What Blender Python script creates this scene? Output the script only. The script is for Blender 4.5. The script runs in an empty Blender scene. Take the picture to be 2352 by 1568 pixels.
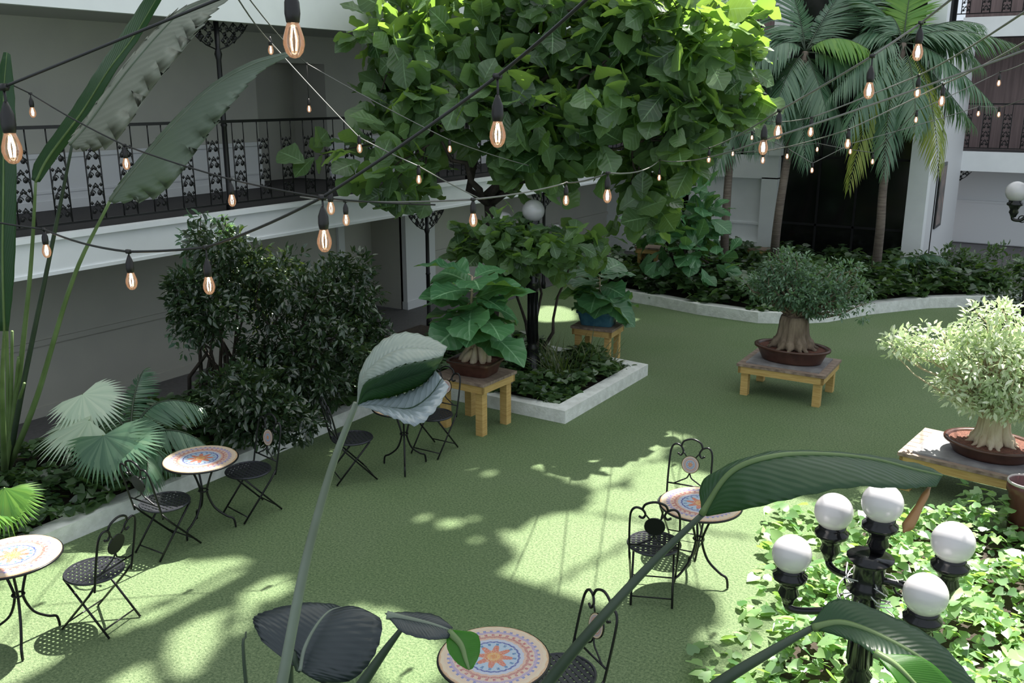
import bpy, math, random
import numpy as np
from mathutils import Vector, Matrix
S = bpy.context.scene
COL = S.collection
rnd = random.Random(7)
nr = np.random.RandomState(11)

# ------------------------------------------------------------------ camera
F, CX, CY, H = 2130.0, 1176.0, 784.0, 4.0
PITCH, YAW = math.radians(14.95), math.radians(32.6)
cd = bpy.data.cameras.new('camera'); cam = bpy.data.objects.new('camera', cd); COL.objects.link(cam)
cam.location = (0, 0, H); cam.rotation_euler = (math.radians(90) - PITCH, 0, YAW)
cd.sensor_width = 36; cd.lens = 36 * F / 2352; cd.clip_start = 0.05; cd.clip_end = 300
S.camera = cam
V = lambda *a: np.array(a, float)
fh = V(-math.sin(YAW), math.cos(YAW), 0); RR = V(math.cos(YAW), math.sin(YAW), 0); ZZ = V(0, 0, 1)
FW = fh * math.cos(PITCH) - ZZ * math.sin(PITCH); UP = fh * math.sin(PITCH) + ZZ * math.cos(PITCH)
CP = V(0, 0, H)
def ray(x, y): return FW + RR * (x - CX) / F - UP * (y - CY) / F
def D(x, y, d): return CP + ray(x, y) * d
def G(x, y, z=0.0):
    r = ray(x, y); return CP + r * ((z - H) / r[2])
def PX(x, y, X):
    r = ray(x, y); return CP + r * (X / r[0])
def PY(x, y, Y):
    r = ray(x, y); return CP + r * (Y / r[1])

# ------------------------------------------------------------------ light
SUNV = V(0.04, 0.62, 1.0)                       # towards the sun
w = bpy.data.worlds.new('sky'); S.world = w; w.use_nodes = True
w.node_tree.nodes['Background'].inputs[0].default_value = (0.80, 0.90, 1.0, 1)
w.node_tree.nodes['Background'].inputs[1].default_value = 0.88
sd = bpy.data.lights.new('sun', 'SUN'); sun = bpy.data.objects.new('sun', sd); COL.objects.link(sun)
sd.energy = 17.0; sd.angle = math.radians(0.5); sd.color = (1.0, 0.96, 0.87)
sun.rotation_euler = Vector(SUNV).to_track_quat('Z', 'Y').to_euler(); sun.location = (0, 20, 30)
S.view_settings.view_transform = 'Standard'; S.view_settings.look = 'None'
S.view_settings.exposure = 0.0; S.view_settings.gamma = 1.0; S.view_settings.use_curve_mapping = False
S.cycles.max_bounces = 8; S.cycles.diffuse_bounces = 4; S.cycles.transparent_max_bounces = 12

# ------------------------------------------------------------------ materials
def newmat(name):
    m = bpy.data.materials.new(name); m.use_nodes = True
    nt = m.node_tree; return m, nt, nt.nodes['Principled BSDF'], nt.nodes['Material Output']
def col(c): return (c[0], c[1], c[2], 1)
def mat(name, c, rough=0.6, metal=0.0, c2=None, scale=8, bump=0.0, bscale=40, spec=0.5, stretch=None, coat=0):
    m, nt, b, o = newmat(name)
    b.inputs['Base Color'].default_value = col(c); b.inputs['Roughness'].default_value = rough
    b.inputs['Metallic'].default_value = metal; b.inputs['Specular IOR Level'].default_value = spec
    if coat: b.inputs['Coat Weight'].default_value = coat
    tc = nt.nodes.new('ShaderNodeTexCoord'); src = tc.outputs['Object']
    if stretch:
        mp = nt.nodes.new('ShaderNodeMapping'); mp.inputs['Scale'].default_value = stretch
        nt.links.new(src, mp.inputs[0]); src = mp.outputs[0]
    if c2:
        n = nt.nodes.new('ShaderNodeTexNoise'); n.inputs['Scale'].default_value = scale; n.inputs['Detail'].default_value = 5
        nt.links.new(src, n.inputs['Vector'])
        r = nt.nodes.new('ShaderNodeValToRGB'); r.color_ramp.elements[0].position = .35; r.color_ramp.elements[1].position = .65
        r.color_ramp.elements[0].color = col(c); r.color_ramp.elements[1].color = col(c2)
        nt.links.new(n.outputs[0], r.inputs[0]); nt.links.new(r.outputs[0], b.inputs['Base Color'])
    if bump:
        n = nt.nodes.new('ShaderNodeTexNoise'); n.inputs['Scale'].default_value = bscale; n.inputs['Detail'].default_value = 4
        nt.links.new(src, n.inputs['Vector'])
        bp = nt.nodes.new('ShaderNodeBump'); bp.inputs['Strength'].default_value = bump; bp.inputs['Distance'].default_value = .02
        nt.links.new(n.outputs[0], bp.inputs['Height']); nt.links.new(bp.outputs[0], b.inputs['Normal'])
    return m
def leafmat(name, c1, c2, trans=0.3, tcol=(.35, .6, .05), rough=0.4, vein=None, nv=9, spec=.5, under=None):
    m, nt, b, o = newmat(name)
    L = nt.links.new
    g = nt.nodes.new('ShaderNodeNewGeometry')
    r = nt.nodes.new('ShaderNodeValToRGB'); r.color_ramp.elements[0].color = col(c1); r.color_ramp.elements[1].color = col(c2)
    L(g.outputs['Random Per Island'], r.inputs[0]); cout = r.outputs[0]
    b.inputs['Roughness'].default_value = rough; b.inputs['Specular IOR Level'].default_value = spec
    if vein:
        uv = nt.nodes.new('ShaderNodeUVMap'); sx = nt.nodes.new('ShaderNodeSeparateXYZ'); L(uv.outputs[0], sx.inputs[0])
        def M(op, a, bb=None):
            n = nt.nodes.new('ShaderNodeMath'); n.operation = op
            for i, q in enumerate((a, bb)):
                if q is None: continue
                if isinstance(q, (int, float)): n.inputs[i].default_value = q
                else: L(q, n.inputs[i])
            return n.outputs[0]
        av = M('ABSOLUTE', M('SUBTRACT', sx.outputs[1], .5))
        mid = M('LESS_THAN', av, .022)
        ph = M('MULTIPLY', M('SUBTRACT', sx.outputs[0], M('MULTIPLY', av, .45)), nv * 6.2832)
        side = M('GREATER_THAN', M('SINE', ph), .93)
        f = M('MINIMUM', M('ADD', mid, M('MULTIPLY', side, .35)), 1.0)
        mx = nt.nodes.new('ShaderNodeMixRGB'); L(f, mx.inputs[0]); L(cout, mx.inputs[1]); mx.inputs[2].default_value = col(vein)
        cout = mx.outputs[0]
        bp = nt.nodes.new('ShaderNodeBump'); bp.inputs['Strength'].default_value = .14; bp.inputs['Distance'].default_value = .008
        L(M('SINE', ph), bp.inputs['Height']); L(bp.outputs[0], b.inputs['Normal'])
    if under:
        mu = nt.nodes.new('ShaderNodeMixRGB'); L(g.outputs['Backfacing'], mu.inputs[0]); L(cout, mu.inputs[1])
        mu.inputs[2].default_value = col(under); cout = mu.outputs[0]
    L(cout, b.inputs['Base Color'])
    t = nt.nodes.new('ShaderNodeBsdfTranslucent'); t.inputs[0].default_value = col(tcol)
    mx = nt.nodes.new('ShaderNodeMixShader'); mx.inputs[0].default_value = trans
    L(b.outputs[0], mx.inputs[1]); L(t.outputs[0], mx.inputs[2]); L(mx.outputs[0], o.inputs[0])
    return m
def mosaic(name, R, back=False):
    m, nt, b, o = newmat(name); L = nt.links.new
    def M(op, a, bb=None):
        n = nt.nodes.new('ShaderNodeMath'); n.operation = op
        for i, q in enumerate((a, bb)):
            if q is None: continue
            if isinstance(q, (int, float)): n.inputs[i].default_value = q
            else: L(q, n.inputs[i])
        return n.outputs[0]
    uv = nt.nodes.new('ShaderNodeUVMap'); sx = nt.nodes.new('ShaderNodeSeparateXYZ'); L(uv.outputs[0], sx.inputs[0])
    x, y = sx.outputs[0], sx.outputs[1]
    r = M('SQRT', M('ADD', M('MULTIPLY', x, x), M('MULTIPLY', y, y))); a = M('ARCTAN2', y, x)
    ramp = nt.nodes.new('ShaderNodeValToRGB'); cr = ramp.color_ramp; cr.interpolation = 'CONSTANT'
    cols = [(0, (.78, .30, .07)), (.06, (.88, .48, .16)), (.12, (.78, .26, .10)), (.17, (.85, .55, .35)), (.20, (.50, .64, .82)), (.44, (.10, .14, .45)),
            (.48, (.62, .66, .82)), (.55, (.82, .52, .40)), (.60, (.62, .25, .22)), (.65, (.85, .62, .48)), (.74, (.55, .42, .62)), (.80, (.88, .66, .50)), (.90, (.90, .72, .52)), (.96, (.80, .50, .28))]
    cr.elements[0].position = 0; cr.elements[0].color = col(cols[0][1]); cr.elements[1].position = cols[1][0]; cr.elements[1].color = col(cols[1][1])
    for p, c in cols[2:]:
        e = cr.elements.new(p); e.color = col(c)
    L(M('ADD', r, M('MULTIPLY', M('SINE', M('MULTIPLY', a, 24)), .008)), ramp.inputs[0])
    def over(fac, base, c):
        mx = nt.nodes.new('ShaderNodeMixRGB'); L(fac, mx.inputs[0]); L(base, mx.inputs[1]); mx.inputs[2].default_value = col(c); return mx.outputs[0]
    star = M('LESS_THAN', M('ADD', r, M('MULTIPLY', M('COSINE', M('MULTIPLY', a, 8)), .10)), .27)
    notc = M('GREATER_THAN', r, .17)
    c = over(M('MULTIPLY', star, notc), ramp.outputs[0], (.75, .22, .14))
    dots = M('MULTIPLY', M('GREATER_THAN', M('COSINE', M('MULTIPLY', a, 16)), .5), M('LESS_THAN', M('ABSOLUTE', M('SUBTRACT', r, .38)), .035))
    c = over(dots, c, (.10, .25, .50))
    d2 = M('MULTIPLY', M('GREATER_THAN', M('COSINE', M('MULTIPLY', a, 32)), .3), M('LESS_THAN', M('ABSOLUTE', M('SUBTRACT', r, .69)), .03))
    c = over(d2, c, (.60, .18, .20))
    d3 = M('MULTIPLY', M('GREATER_THAN', M('COSINE', M('MULTIPLY', a, 40)), .2), M('LESS_THAN', M('ABSOLUTE', M('SUBTRACT', r, .82)), .025))
    c = over(d3, c, (.25, .28, .60))
    vo = nt.nodes.new('ShaderNodeTexVoronoi'); vo.feature = 'DISTANCE_TO_EDGE'; vo.inputs['Scale'].default_value = 26
    L(uv.outputs[0], vo.inputs['Vector'])
    c = over(M('MULTIPLY', M('LESS_THAN', vo.outputs[0], .05), .5), c, (.80, .75, .70))
    dk = nt.nodes.new('ShaderNodeMixRGB'); dk.blend_type = 'MULTIPLY'; dk.inputs[0].default_value = 1; L(c, dk.inputs[1]); dk.inputs[2].default_value = (.66, .66, .66, 1); c = dk.outputs[0]
    L(c, b.inputs['Base Color']); b.inputs['Roughness'].default_value = .22
    return m

WHITE = mat('white_paint', (.88, .90, .92), .55, c2=(.84, .86, .88), scale=3)
WALLM = mat('greige_wall_paint', (.50, .49, .44), .7, c2=(.47, .46, .42), scale=2)
WAINS = mat('pale_grey_paint', (.72, .73, .75), .6)
SOFFIT = mat('soffit_paint', (.45, .45, .43), .7)
DARKFLOOR = mat('dark_gallery_carpet', (.045, .042, .045), .9, c2=(.06, .055, .06), scale=60)
WALK = mat('dark_walkway', (.10, .10, .10), .7, c2=(.13, .12, .13), scale=20)
IRON = mat('black_wrought_iron', (.012, .012, .013), .35, .3)
IRONG = mat('glossy_black_cast_iron', (.012, .012, .014), .18, .2)
BRICK = mat('white_painted_kerb', (.86, .87, .86), .6, c2=(.70, .71, .69), scale=9, bump=.4, bscale=30)
SOIL = mat('dark_soil', (.025, .018, .013), .95, c2=(.05, .035, .025), scale=25, bump=.6)
CHIPS = mat('red_bark_soil', (.10, .035, .025), .95, c2=(.22, .09, .06), scale=60, bump=1, bscale=90)
WOOD = mat('pale_pine', (.62, .42, .16), .6, c2=(.50, .31, .10), scale=5, stretch=(1, 1, 12), bump=.15)
WOODTOP = mat('weathered_board', (.36, .27, .21), .7, c2=(.16, .11, .09), scale=12, stretch=(1, 14, 1))
SLATE = mat('grey_plywood_board', (.28, .27, .28), .5, c2=(.18, .17, .18), scale=7)
POTBR = mat('dark_brown_glazed_pot', (.055, .020, .014), .3, c2=(.085, .035, .025), scale=10)
POTBL = mat('blue_glazed_pot', (.035, .11, .17), .25, c2=(.06, .16, .22), scale=10)
POTRD = mat('oxblood_pot', (.10, .03, .03), .3)
RIM = mat('pot_rim_pale', (.45, .42, .40), .4)
BARK = mat('grey_brown_bark', (.12, .085, .06), .85, c2=(.25, .19, .14), scale=14, stretch=(1, 1, .25), bump=.7)
BARKD = mat('dark_bark', (.035, .027, .022), .85, c2=(.07, .055, .045), scale=10, bump=.5)
PALMBARK = mat('palm_bark', (.13, .10, .085), .85, c2=(.22, .18, .15), scale=9, stretch=(.4, .4, 5), bump=.6)
ROOTM = mat('pale_root', (.42, .32, .21), .75, c2=(.55, .46, .34), scale=12, stretch=(1, 1, .3), bump=.5)
STEM = mat('green_stem', (.10, .16, .05), .5, c2=(.16, .24, .09), scale=3)
STEMD = mat('dark_green_stem', (.03, .05, .03), .5, c2=(.05, .075, .045), scale=3)
STEMP = mat('pale_sage_stem', (.20, .24, .19), .5, c2=(.13, .16, .11), scale=3)
GLASSD = mat('dark_glass', (.006, .006, .007), .12, spec=.6)
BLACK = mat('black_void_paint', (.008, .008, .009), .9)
PINKC = mat('brown_pink_curtain', (.22, .16, .16), .8, c2=(.15, .11, .11), scale=3, stretch=(8, 8, .3))
SOCK = mat('black_socket_rubber', (.012, .010, .010), .4)
WIRE = mat('black_cord', (.012, .012, .012), .5)
WIREG = mat('grey_cord', (.16, .16, .15), .5)
FRAMEP = mat('picture_print', (.30, .22, .20), .5, c2=(.12, .12, .12), scale=5)
SEATM = mat('grey_black_metal_weave', (.035, .037, .045), .35, .4)
CHAIRI = mat('black_chair_iron', (.014, .014, .016), .3, .4)
WCHAIN = mat('pale_wire', (.5, .5, .5), .4, .5)
TOPM = mosaic('mosaic_tabletop', .33)
CARPET = leafmat('dry_leaf', (.35, .17, .07), (.45, .25, .1), .2, (.5, .3, .1))

F_FIC = leafmat('fiddle_leaf', (.018, .048, .022), (.120, .190, .100), .28, (.45, .75, .10), .27, vein=(.20, .32, .17), nv=7, under=(.12, .20, .09))
F_FIC2 = leafmat('fiddle_leaf_glossy', (.045, .14, .065), (.08, .21, .09), .15, (.40, .75, .1), .33, vein=(.22, .40, .22), nv=8)
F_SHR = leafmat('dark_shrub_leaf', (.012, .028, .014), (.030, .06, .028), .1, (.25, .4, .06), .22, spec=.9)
F_BON = leafmat('bonsai_leaf', (.05, .11, .07), (.15, .25, .16), .18, (.35, .6, .15), .3, spec=.8)
F_VAR = leafmat('variegated_leaf', (.34, .42, .24), (.85, .86, .74), .3, (.65, .85, .4), .35)
F_PAL = leafmat('palm_leaflet', (.055, .125, .080), (.135, .225, .145), .2, (.3, .6, .15), .33)
F_PALY = leafmat('yellowing_palm_leaflet', (.16, .24, .04), (.32, .36, .07), .3, (.6, .7, .1), .45)
F_PALG = leafmat('bright_palm_leaflet', (.10, .25, .05), (.18, .34, .06), .3, (.5, .8, .1), .45)
F_PALW = leafmat('white_lit_fan_leaf', (.45, .58, .45), (.60, .70, .55), .3, (.7, .8, .5), .4)  # strong light on the leaf is put into its pale colour
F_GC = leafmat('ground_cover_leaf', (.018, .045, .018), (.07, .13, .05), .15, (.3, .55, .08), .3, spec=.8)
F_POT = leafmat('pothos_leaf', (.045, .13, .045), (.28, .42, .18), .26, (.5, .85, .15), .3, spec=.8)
F_GRS = leafmat('strap_leaf', (.03, .06, .025), (.16, .17, .09), .15)
F_STR = leafmat('bird_of_paradise_leaf', (.020, .055, .025), (.030, .07, .03), .22, (.30, .70, .04), .35, vein=(.045, .085, .045), nv=26)
F_STRP = leafmat('greyish_leaf_underside', (.22, .24, .19), (.27, .28, .23), .12, (.3, .45, .1), .55, vein=(.20, .24, .18), nv=22)
F_STRQ = leafmat('grey_green_torn_leaf', (.12, .16, .12), (.16, .20, .15), .12, (.3, .45, .1), .45, vein=(.18, .22, .17), nv=22)
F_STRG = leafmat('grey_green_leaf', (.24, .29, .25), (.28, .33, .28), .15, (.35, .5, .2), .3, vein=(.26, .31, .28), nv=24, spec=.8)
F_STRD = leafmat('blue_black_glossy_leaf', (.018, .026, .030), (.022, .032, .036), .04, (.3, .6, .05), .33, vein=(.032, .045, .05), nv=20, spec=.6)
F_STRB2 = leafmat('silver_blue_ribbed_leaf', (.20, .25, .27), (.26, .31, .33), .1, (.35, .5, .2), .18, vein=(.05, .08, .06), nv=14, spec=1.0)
F_STRB = leafmat('backlit_green_leaf', (.04, .12, .02), (.06, .15, .03), .5, (.40, .95, .04), .4, vein=(.07, .16, .04), nv=24)

# opal globe
OPAL, nt, b, o = newmat('opal_white_glass')
b.inputs['Base Color'].default_value = (.60, .58, .61, 1); b.inputs['Roughness'].default_value = .25; b.inputs['Coat Weight'].default_value = .5
t = nt.nodes.new('ShaderNodeBsdfTranslucent'); t.inputs[0].default_value = (.95, .88, .85, 1)
mx = nt.nodes.new('ShaderNodeMixShader'); mx.inputs[0].default_value = .10
nt.links.new(b.outputs[0], mx.inputs[1]); nt.links.new(t.outputs[0], mx.inputs[2]); nt.links.new(mx.outputs[0], o.inputs[0])
# bulb glass and filament
def bulbglass(name, tint, em):
    m, nt, b, o = newmat(name)
    tr = nt.nodes.new('ShaderNodeBsdfTransparent'); tr.inputs[0].default_value = col(tint)
    gl = nt.nodes.new('ShaderNodeBsdfGlossy'); gl.inputs[1].default_value = .05
    e = nt.nodes.new('ShaderNodeEmission'); e.inputs[0].default_value = (1, .55, .30, 1); e.inputs[1].default_value = em
    mx = nt.nodes.new('ShaderNodeMixShader'); fr = nt.nodes.new('ShaderNodeLayerWeight'); fr.inputs[0].default_value = .35
    nt.links.new(fr.outputs['Fresnel'], mx.inputs[0]); nt.links.new(tr.outputs[0], mx.inputs[1]); nt.links.new(gl.outputs[0], mx.inputs[2])
    ad = nt.nodes.new('ShaderNodeAddShader'); nt.links.new(mx.outputs[0], ad.inputs[0]); nt.links.new(e.outputs[0], ad.inputs[1])
    nt.links.new(ad.outputs[0], o.inputs[0]); return m
BULB = bulbglass('amber_bulb_glass', (1.0, .90, .82), .09)
FIL, nt, b, o = newmat('glowing_filament')
b.inputs['Emission Color'].default_value = (1, .76, .52, 1); b.inputs['Emission Strength'].default_value = 16
# turf
TURF, nt, b, o = newmat('artificial_turf')
tc = nt.nodes.new('ShaderNodeTexCoord')
n1 = nt.nodes.new('ShaderNodeTexNoise'); n1.inputs['Scale'].default_value = 48; n1.inputs['Detail'].default_value = 4; n1.inputs['Roughness'].default_value = .8
n2 = nt.nodes.new('ShaderNodeTexNoise'); n2.inputs['Scale'].default_value = .5; n2.inputs['Detail'].default_value = 3
r1 = nt.nodes.new('ShaderNodeValToRGB'); r1.color_ramp.elements[0].position = .3; r1.color_ramp.elements[1].position = .7
r1.color_ramp.elements[0].color = (.055, .105, .045, 1); r1.color_ramp.elements[1].color = (.31, .39, .21, 1)
r2 = nt.nodes.new('ShaderNodeValToRGB'); r2.color_ramp.elements[0].position = .35; r2.color_ramp.elements[1].position = .65
r2.color_ramp.elements[0].color = (.84, .92, .80, 1); r2.color_ramp.elements[1].color = (1, 1, 1, 1)
mm = nt.nodes.new('ShaderNodeMixRGB'); mm.blend_type = 'MULTIPLY'; mm.inputs[0].default_value = 1
for n in (n1, n2): nt.links.new(tc.outputs['Object'], n.inputs['Vector'])
nt.links.new(n1.outputs[0], r1.inputs[0]); nt.links.new(n2.outputs[0], r2.inputs[0])
nt.links.new(r1.outputs[0], mm.inputs[1]); nt.links.new(r2.outputs[0], mm.inputs[2]); nt.links.new(mm.outputs[0], b.inputs['Base Color'])
bp = nt.nodes.new('ShaderNodeBump'); bp.inputs['Strength'].default_value = .8; bp.inputs['Distance'].default_value = .03
nt.links.new(n1.outputs[0], bp.inputs['Height']); nt.links.new(bp.outputs[0], b.inputs['Normal'])
b.inputs['Roughness'].default_value = .75; b.inputs['Specular IOR Level'].default_value = .25
# translucent sheet of the added sun mask, gives soft top light
SUNMASKM, nt, b, o = newmat('milky_sun_mask_sheet')
t = nt.nodes.new('ShaderNodeBsdfTranslucent'); t.inputs[0].default_value = (.30, .32, .33, 1)
df = nt.nodes.new('ShaderNodeBsdfDiffuse'); df.inputs[0].default_value = (.5, .5, .5, 1)
ad = nt.nodes.new('ShaderNodeMixShader'); ad.inputs[0].default_value = .80
nt.links.new(df.outputs[0], ad.inputs[1]); nt.links.new(t.outputs[0], ad.inputs[2]); nt.links.new(ad.outputs[0], o.inputs[0])

# ------------------------------------------------------------------ mesh tools
def nrm(v):
    v = np.asarray(v, float); l = np.linalg.norm(v); return v / l if l > 1e-9 else v
class MB:
    def __init__(s): s.v = []; s.f = []; s.m = []; s.uv = []; s.n = 0
    def add(s, verts, faces, mi=0, uvs=None):
        verts = np.asarray(verts, float).reshape(-1, 3)
        s.v.append(verts); 
        s.f += [tuple(i + s.n for i in f) for f in faces]; s.m += [mi] * len(faces)
        s.uv.append(np.asarray(uvs, float) if uvs is not None else np.zeros((len(verts), 2)))
        s.n += len(verts)
    def box(s, a, b_, mi=0):
        (x0, y0, z0), (x1, y1, z1) = a, b_
        s.add([(x0, y0, z0), (x1, y0, z0), (x1, y1, z0), (x0, y1, z0), (x0, y0, z1), (x1, y0, z1), (x1, y1, z1), (x0, y1, z1)],
              [(0, 3, 2, 1), (4, 5, 6, 7), (0, 1, 5, 4), (1, 2, 6, 5), (2, 3, 7, 6), (3, 0, 4, 7)], mi)
    def obox(s, c, ux, uy, uz, mi=0):     # centre and half vectors
        c, ux, uy, uz = map(lambda q: np.asarray(q, float), (c, ux, uy, uz)); vs = []
        for k in (-1, 1):
            for i, j in ((-1, -1), (1, -1), (1, 1), (-1, 1)): vs.append(c + ux * i + uy * j + uz * k)
        s.add(vs, [(0, 3, 2, 1), (4, 5, 6, 7), (0, 1, 5, 4), (1, 2, 6, 5), (2, 3, 7, 6), (3, 0, 4, 7)], mi)
    def tube(s, pts, r, seg=6, mi=0, cap=True):
        pts = [np.asarray(p, float) for p in pts]; n = len(pts)
        rs = r if hasattr(r, '__len__') else [r] * n
        vs = []; ref = None
        for i in range(n):
            d = nrm(pts[min(i + 1, n - 1)] - pts[max(i - 1, 0)])
            if ref is None: ref = nrm(np.cross(d, (0, 0, 1) if abs(d[2]) < .9 else (1, 0, 0)))
            ref = nrm(ref - d * (ref @ d)); bt = np.cross(d, ref)
            for k in range(seg):
                a = 2 * math.pi * k / seg; vs.append(pts[i] + (ref * math.cos(a) + bt * math.sin(a)) * rs[i])
        fs = []
        for i in range(n - 1):
            for k in range(seg):
                k2 = (k + 1) % seg; fs.append((i * seg + k, i * seg + k2, (i + 1) * seg + k2, (i + 1) * seg + k))
        if cap: fs += [tuple(range(seg))[::-1], tuple((n - 1) * seg + k for k in range(seg))]
        s.add(vs, fs, mi)
    def lathe(s, c, prof, seg=16, mi=0, sx=1, sy=1, rot=0, uvr=None):
        vs = []; uv = []; n = len(prof)
        for (r, z) in prof:
            for k in range(seg):
                a = 2 * math.pi * k / seg; x, y = r * sx * math.cos(a), r * sy * math.sin(a)
                vs.append((c[0] + x * math.cos(rot) - y * math.sin(rot), c[1] + x * math.sin(rot) + y * math.cos(rot), c[2] + z))
                uv.append((x / uvr, y / uvr) if uvr else (0, 0))
        fs = []
        for i in range(n - 1):
            for k in range(seg):
                k2 = (k + 1) % seg; fs.append((i * seg + k, i * seg + k2, (i + 1) * seg + k2, (i + 1) * seg + k))
        fs += [tuple(range(seg))[::-1], tuple((n - 1) * seg + k for k in range(seg))]
        s.add(vs, fs, mi, uv)
    def scatter(s, tv, tf, tuv, mats, poss, mi=0):
        """many leaves: template verts, rotation*scale matrices (N,3,3), positions (N,3)"""
        tv = np.asarray(tv, float); mats = np.asarray(mats); poss = np.asarray(poss); N = len(poss); k = len(tv)
        vs = (np.einsum('nij,kj->nki', mats, tv) + poss[:, None, :]).reshape(-1, 3)
        base = s.n
        for i in range(N):
            o = base + i * k
            s.f += [tuple(a + o for a in f) for f in tf]
        s.m += [mi] * (N * len(tf)); s.v.append(vs); s.uv.append(np.tile(tuv, (N, 1))); s.n += N * k
    def build(s, name, mats, parent=None, smooth=True):
        me = bpy.data.meshes.new(name); v = np.concatenate(s.v)
        me.from_pydata(v.tolist(), [], s.f)
        if not isinstance(mats, (list, tuple)): mats = [mats]
        for m in mats: me.materials.append(m)
        me.polygons.foreach_set('material_index', s.m)
        me.polygons.foreach_set('use_smooth', [smooth] * len(s.f))
        uvl = me.uv_layers.new(name='UVMap'); uvs = np.concatenate(s.uv)
        li = np.empty(len(me.loops), dtype=np.int32); me.loops.foreach_get('vertex_index', li)
        uvl.data.foreach_set('uv', uvs[li].ravel()); me.update()
        o = bpy.data.objects.new(name, me); COL.objects.link(o)
        if parent:
            o.parent = parent
            o.matrix_parent_inverse = Matrix.Identity(4)
        return o
def recenter(o, loc):
    """move a top-level mesh's origin to loc"""
    me = o.data; d = Vector(loc); me.transform(Matrix.Translation(-d)); o.location = d; return o
def tag(o, label, cat, group=None, kind=None):
    o['label'] = label; o['category'] = cat
    if group: o['group'] = group
    if kind: o['kind'] = kind
    return o
def thing(name, label, cat, loc=(0, 0, 0), rz=0, group=None):
    o = bpy.data.objects.new(name, None); COL.objects.link(o); o.location = Vector(loc); o.rotation_euler = (0, 0, rz)
    o.empty_display_size = .1
    return tag(o, label, cat, group)
def struct(o):
    o['kind'] = 'structure'; return o
def dup(root, loc, rz, label, group=None, keep=None):
    r = root.copy(); COL.objects.link(r); r.location = Vector(loc); r.rotation_euler = (0, 0, rz); r['label'] = label
    if group: r['group'] = group
    for ch in list(root.children):
        c = ch.copy(); COL.objects.link(c); c.parent = r
        for g in ch.children:
            d = g.copy(); COL.objects.link(d); d.parent = c
    return r
def catmull(pts, n):
    pts = [np.asarray(p, float) for p in pts]; P_ = [2 * pts[0] - pts[1]] + pts + [2 * pts[-1] - pts[-2]]; out = []
    for i in range(1, len(P_) - 2):
        for k in range(n):
            t = k / n; a, b_, c, d = P_[i - 1:i + 3]
            out.append(.5 * (2 * b_ + (c - a) * t + (2 * a - 5 * b_ + 4 * c - d) * t * t + (3 * b_ - a - 3 * c + d) * t ** 3))
    out.append(pts[-1]); return out
def frames(dirs, ups, sc):
    """leaf frames: x along dir, z near up"""
    d = dirs / np.linalg.norm(dirs, axis=1)[:, None]
    y = np.cross(ups, d); y /= np.maximum(np.linalg.norm(y, axis=1), 1e-6)[:, None]
    z = np.cross(d, y); m = np.stack([d, y, z], axis=2); return m * np.asarray(sc)[:, None, None]
# leaf templates (length 1 along x)
def tpl_grid(ws, nx, curl=0.0, cup=.15, wavy=0.0, ny=4):
    vs, uv, fs = [], [], []
    for i in range(nx + 1):
        t = i / nx; wv = np.interp(t, np.linspace(0, 1, len(ws)), ws)
        for j in range(ny + 1):
            q = j / ny * 2 - 1
            vs.append((t, q * wv, abs(q) * wv * cup - curl * t * t + wavy * wv * math.sin(t * 21 + (1.7 if q > 0 else 0)) * abs(q) ** 2)); uv.append((t, j / ny))
    for i in range(nx):
        for j in range(ny):
            a = i * (ny + 1) + j; fs.append((a, a + ny + 1, a + ny + 2, a + 1))
    return np.array(vs), fs, np.array(uv)
T_FID = tpl_grid([.01, .12, .19, .23, .30, .38, .40, .34, .20, .02], 9, .18, .12, .10)
T_FID2 = tpl_grid([.01, .11, .20, .27, .36, .44, .45, .38, .22, .02], 10, .35, .15, .14)
T_SM = (np.array([(0, 0, 0), (.35, .2, .05), (.7, .15, .02), (1, 0, -.12), (.7, -.15, .02), (.35, -.2, .05), (.5, 0, -.02)]),
        [(0, 6, 1), (1, 6, 2), (2, 6, 3), (3, 6, 4), (4, 6, 5), (5, 6, 0)], np.zeros((7, 2)))
T_HEART = (np.array([(.08, 0, 0), (-.08, .22, .03), (.12, .42, .04), (.5, .36, .03), (1, 0, -.1), (.5, -.36, .03), (.12, -.42, .04), (-.08, -.22, .03), (.5, 0, -.03)]),
           [(0, 8, 3, 2), (0, 2, 1), (8, 4, 3), (8, 5, 4), (0, 6, 5, 8), (0, 7, 6)], np.zeros((9, 2)))
T_STRIP = (np.array([(0, -.02, 0), (0, .02, 0), (.3, -.05, 0), (.3, .05, 0), (.65, -.04, -.07), (.65, .04, -.07), (1, 0, -.25)]),
           [(0, 2, 3, 1), (2, 4, 5, 3), (4, 6, 5)], np.zeros((7, 2)))
def rosettes(mb, tips, nper, size, tpl, spread=1.0, upb=.35, mi=0, jit=.25, droop=.15, offs=0.0):
    dirs, ups, pos, sc = [], [], [], []
    for (p, axis) in tips:
        for k in range(nper):
            d = nrm(nr.normal(size=3) * spread + np.asarray(axis) * .6 + V(0, 0, upb - droop))
            dirs.append(d); ups.append(nrm(V(0, 0, 1) + nr.normal(size=3) * jit)); pos.append(np.asarray(p) + d * offs + nr.normal(size=3) * size * .25)
            sc.append(size * nr.uniform(.65, 1.2))
    mb.scatter(tpl[0], tpl[1], tpl[2], frames(np.array(dirs), np.array(ups), sc), pos, mi)

# ------------------------------------------------------------------ large structure
XR, XW = -9.85, -11.1          # railing plane and ground-floor wall plane on the left
XU = -11.9                     # upper wall plane
def sbox(name, a, b_, m, smooth=False):
    mb = MB(); mb.box(a, b_); return struct(mb.build(name, m, smooth=smooth))
sbox('ground_slab', (-16, -6, -.30), (9, 36, -.02), WALK)
mb = MB(); mb.box((XR, -6, -.02), (9, 22, .0)); turf = struct(mb.build('floor', TURF, smooth=False))
mb = MB(); mb.box((XW, -6, -.019), (XR, 22, .012)); struct(mb.build('floor_walkway', WALK, smooth=False))
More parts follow.
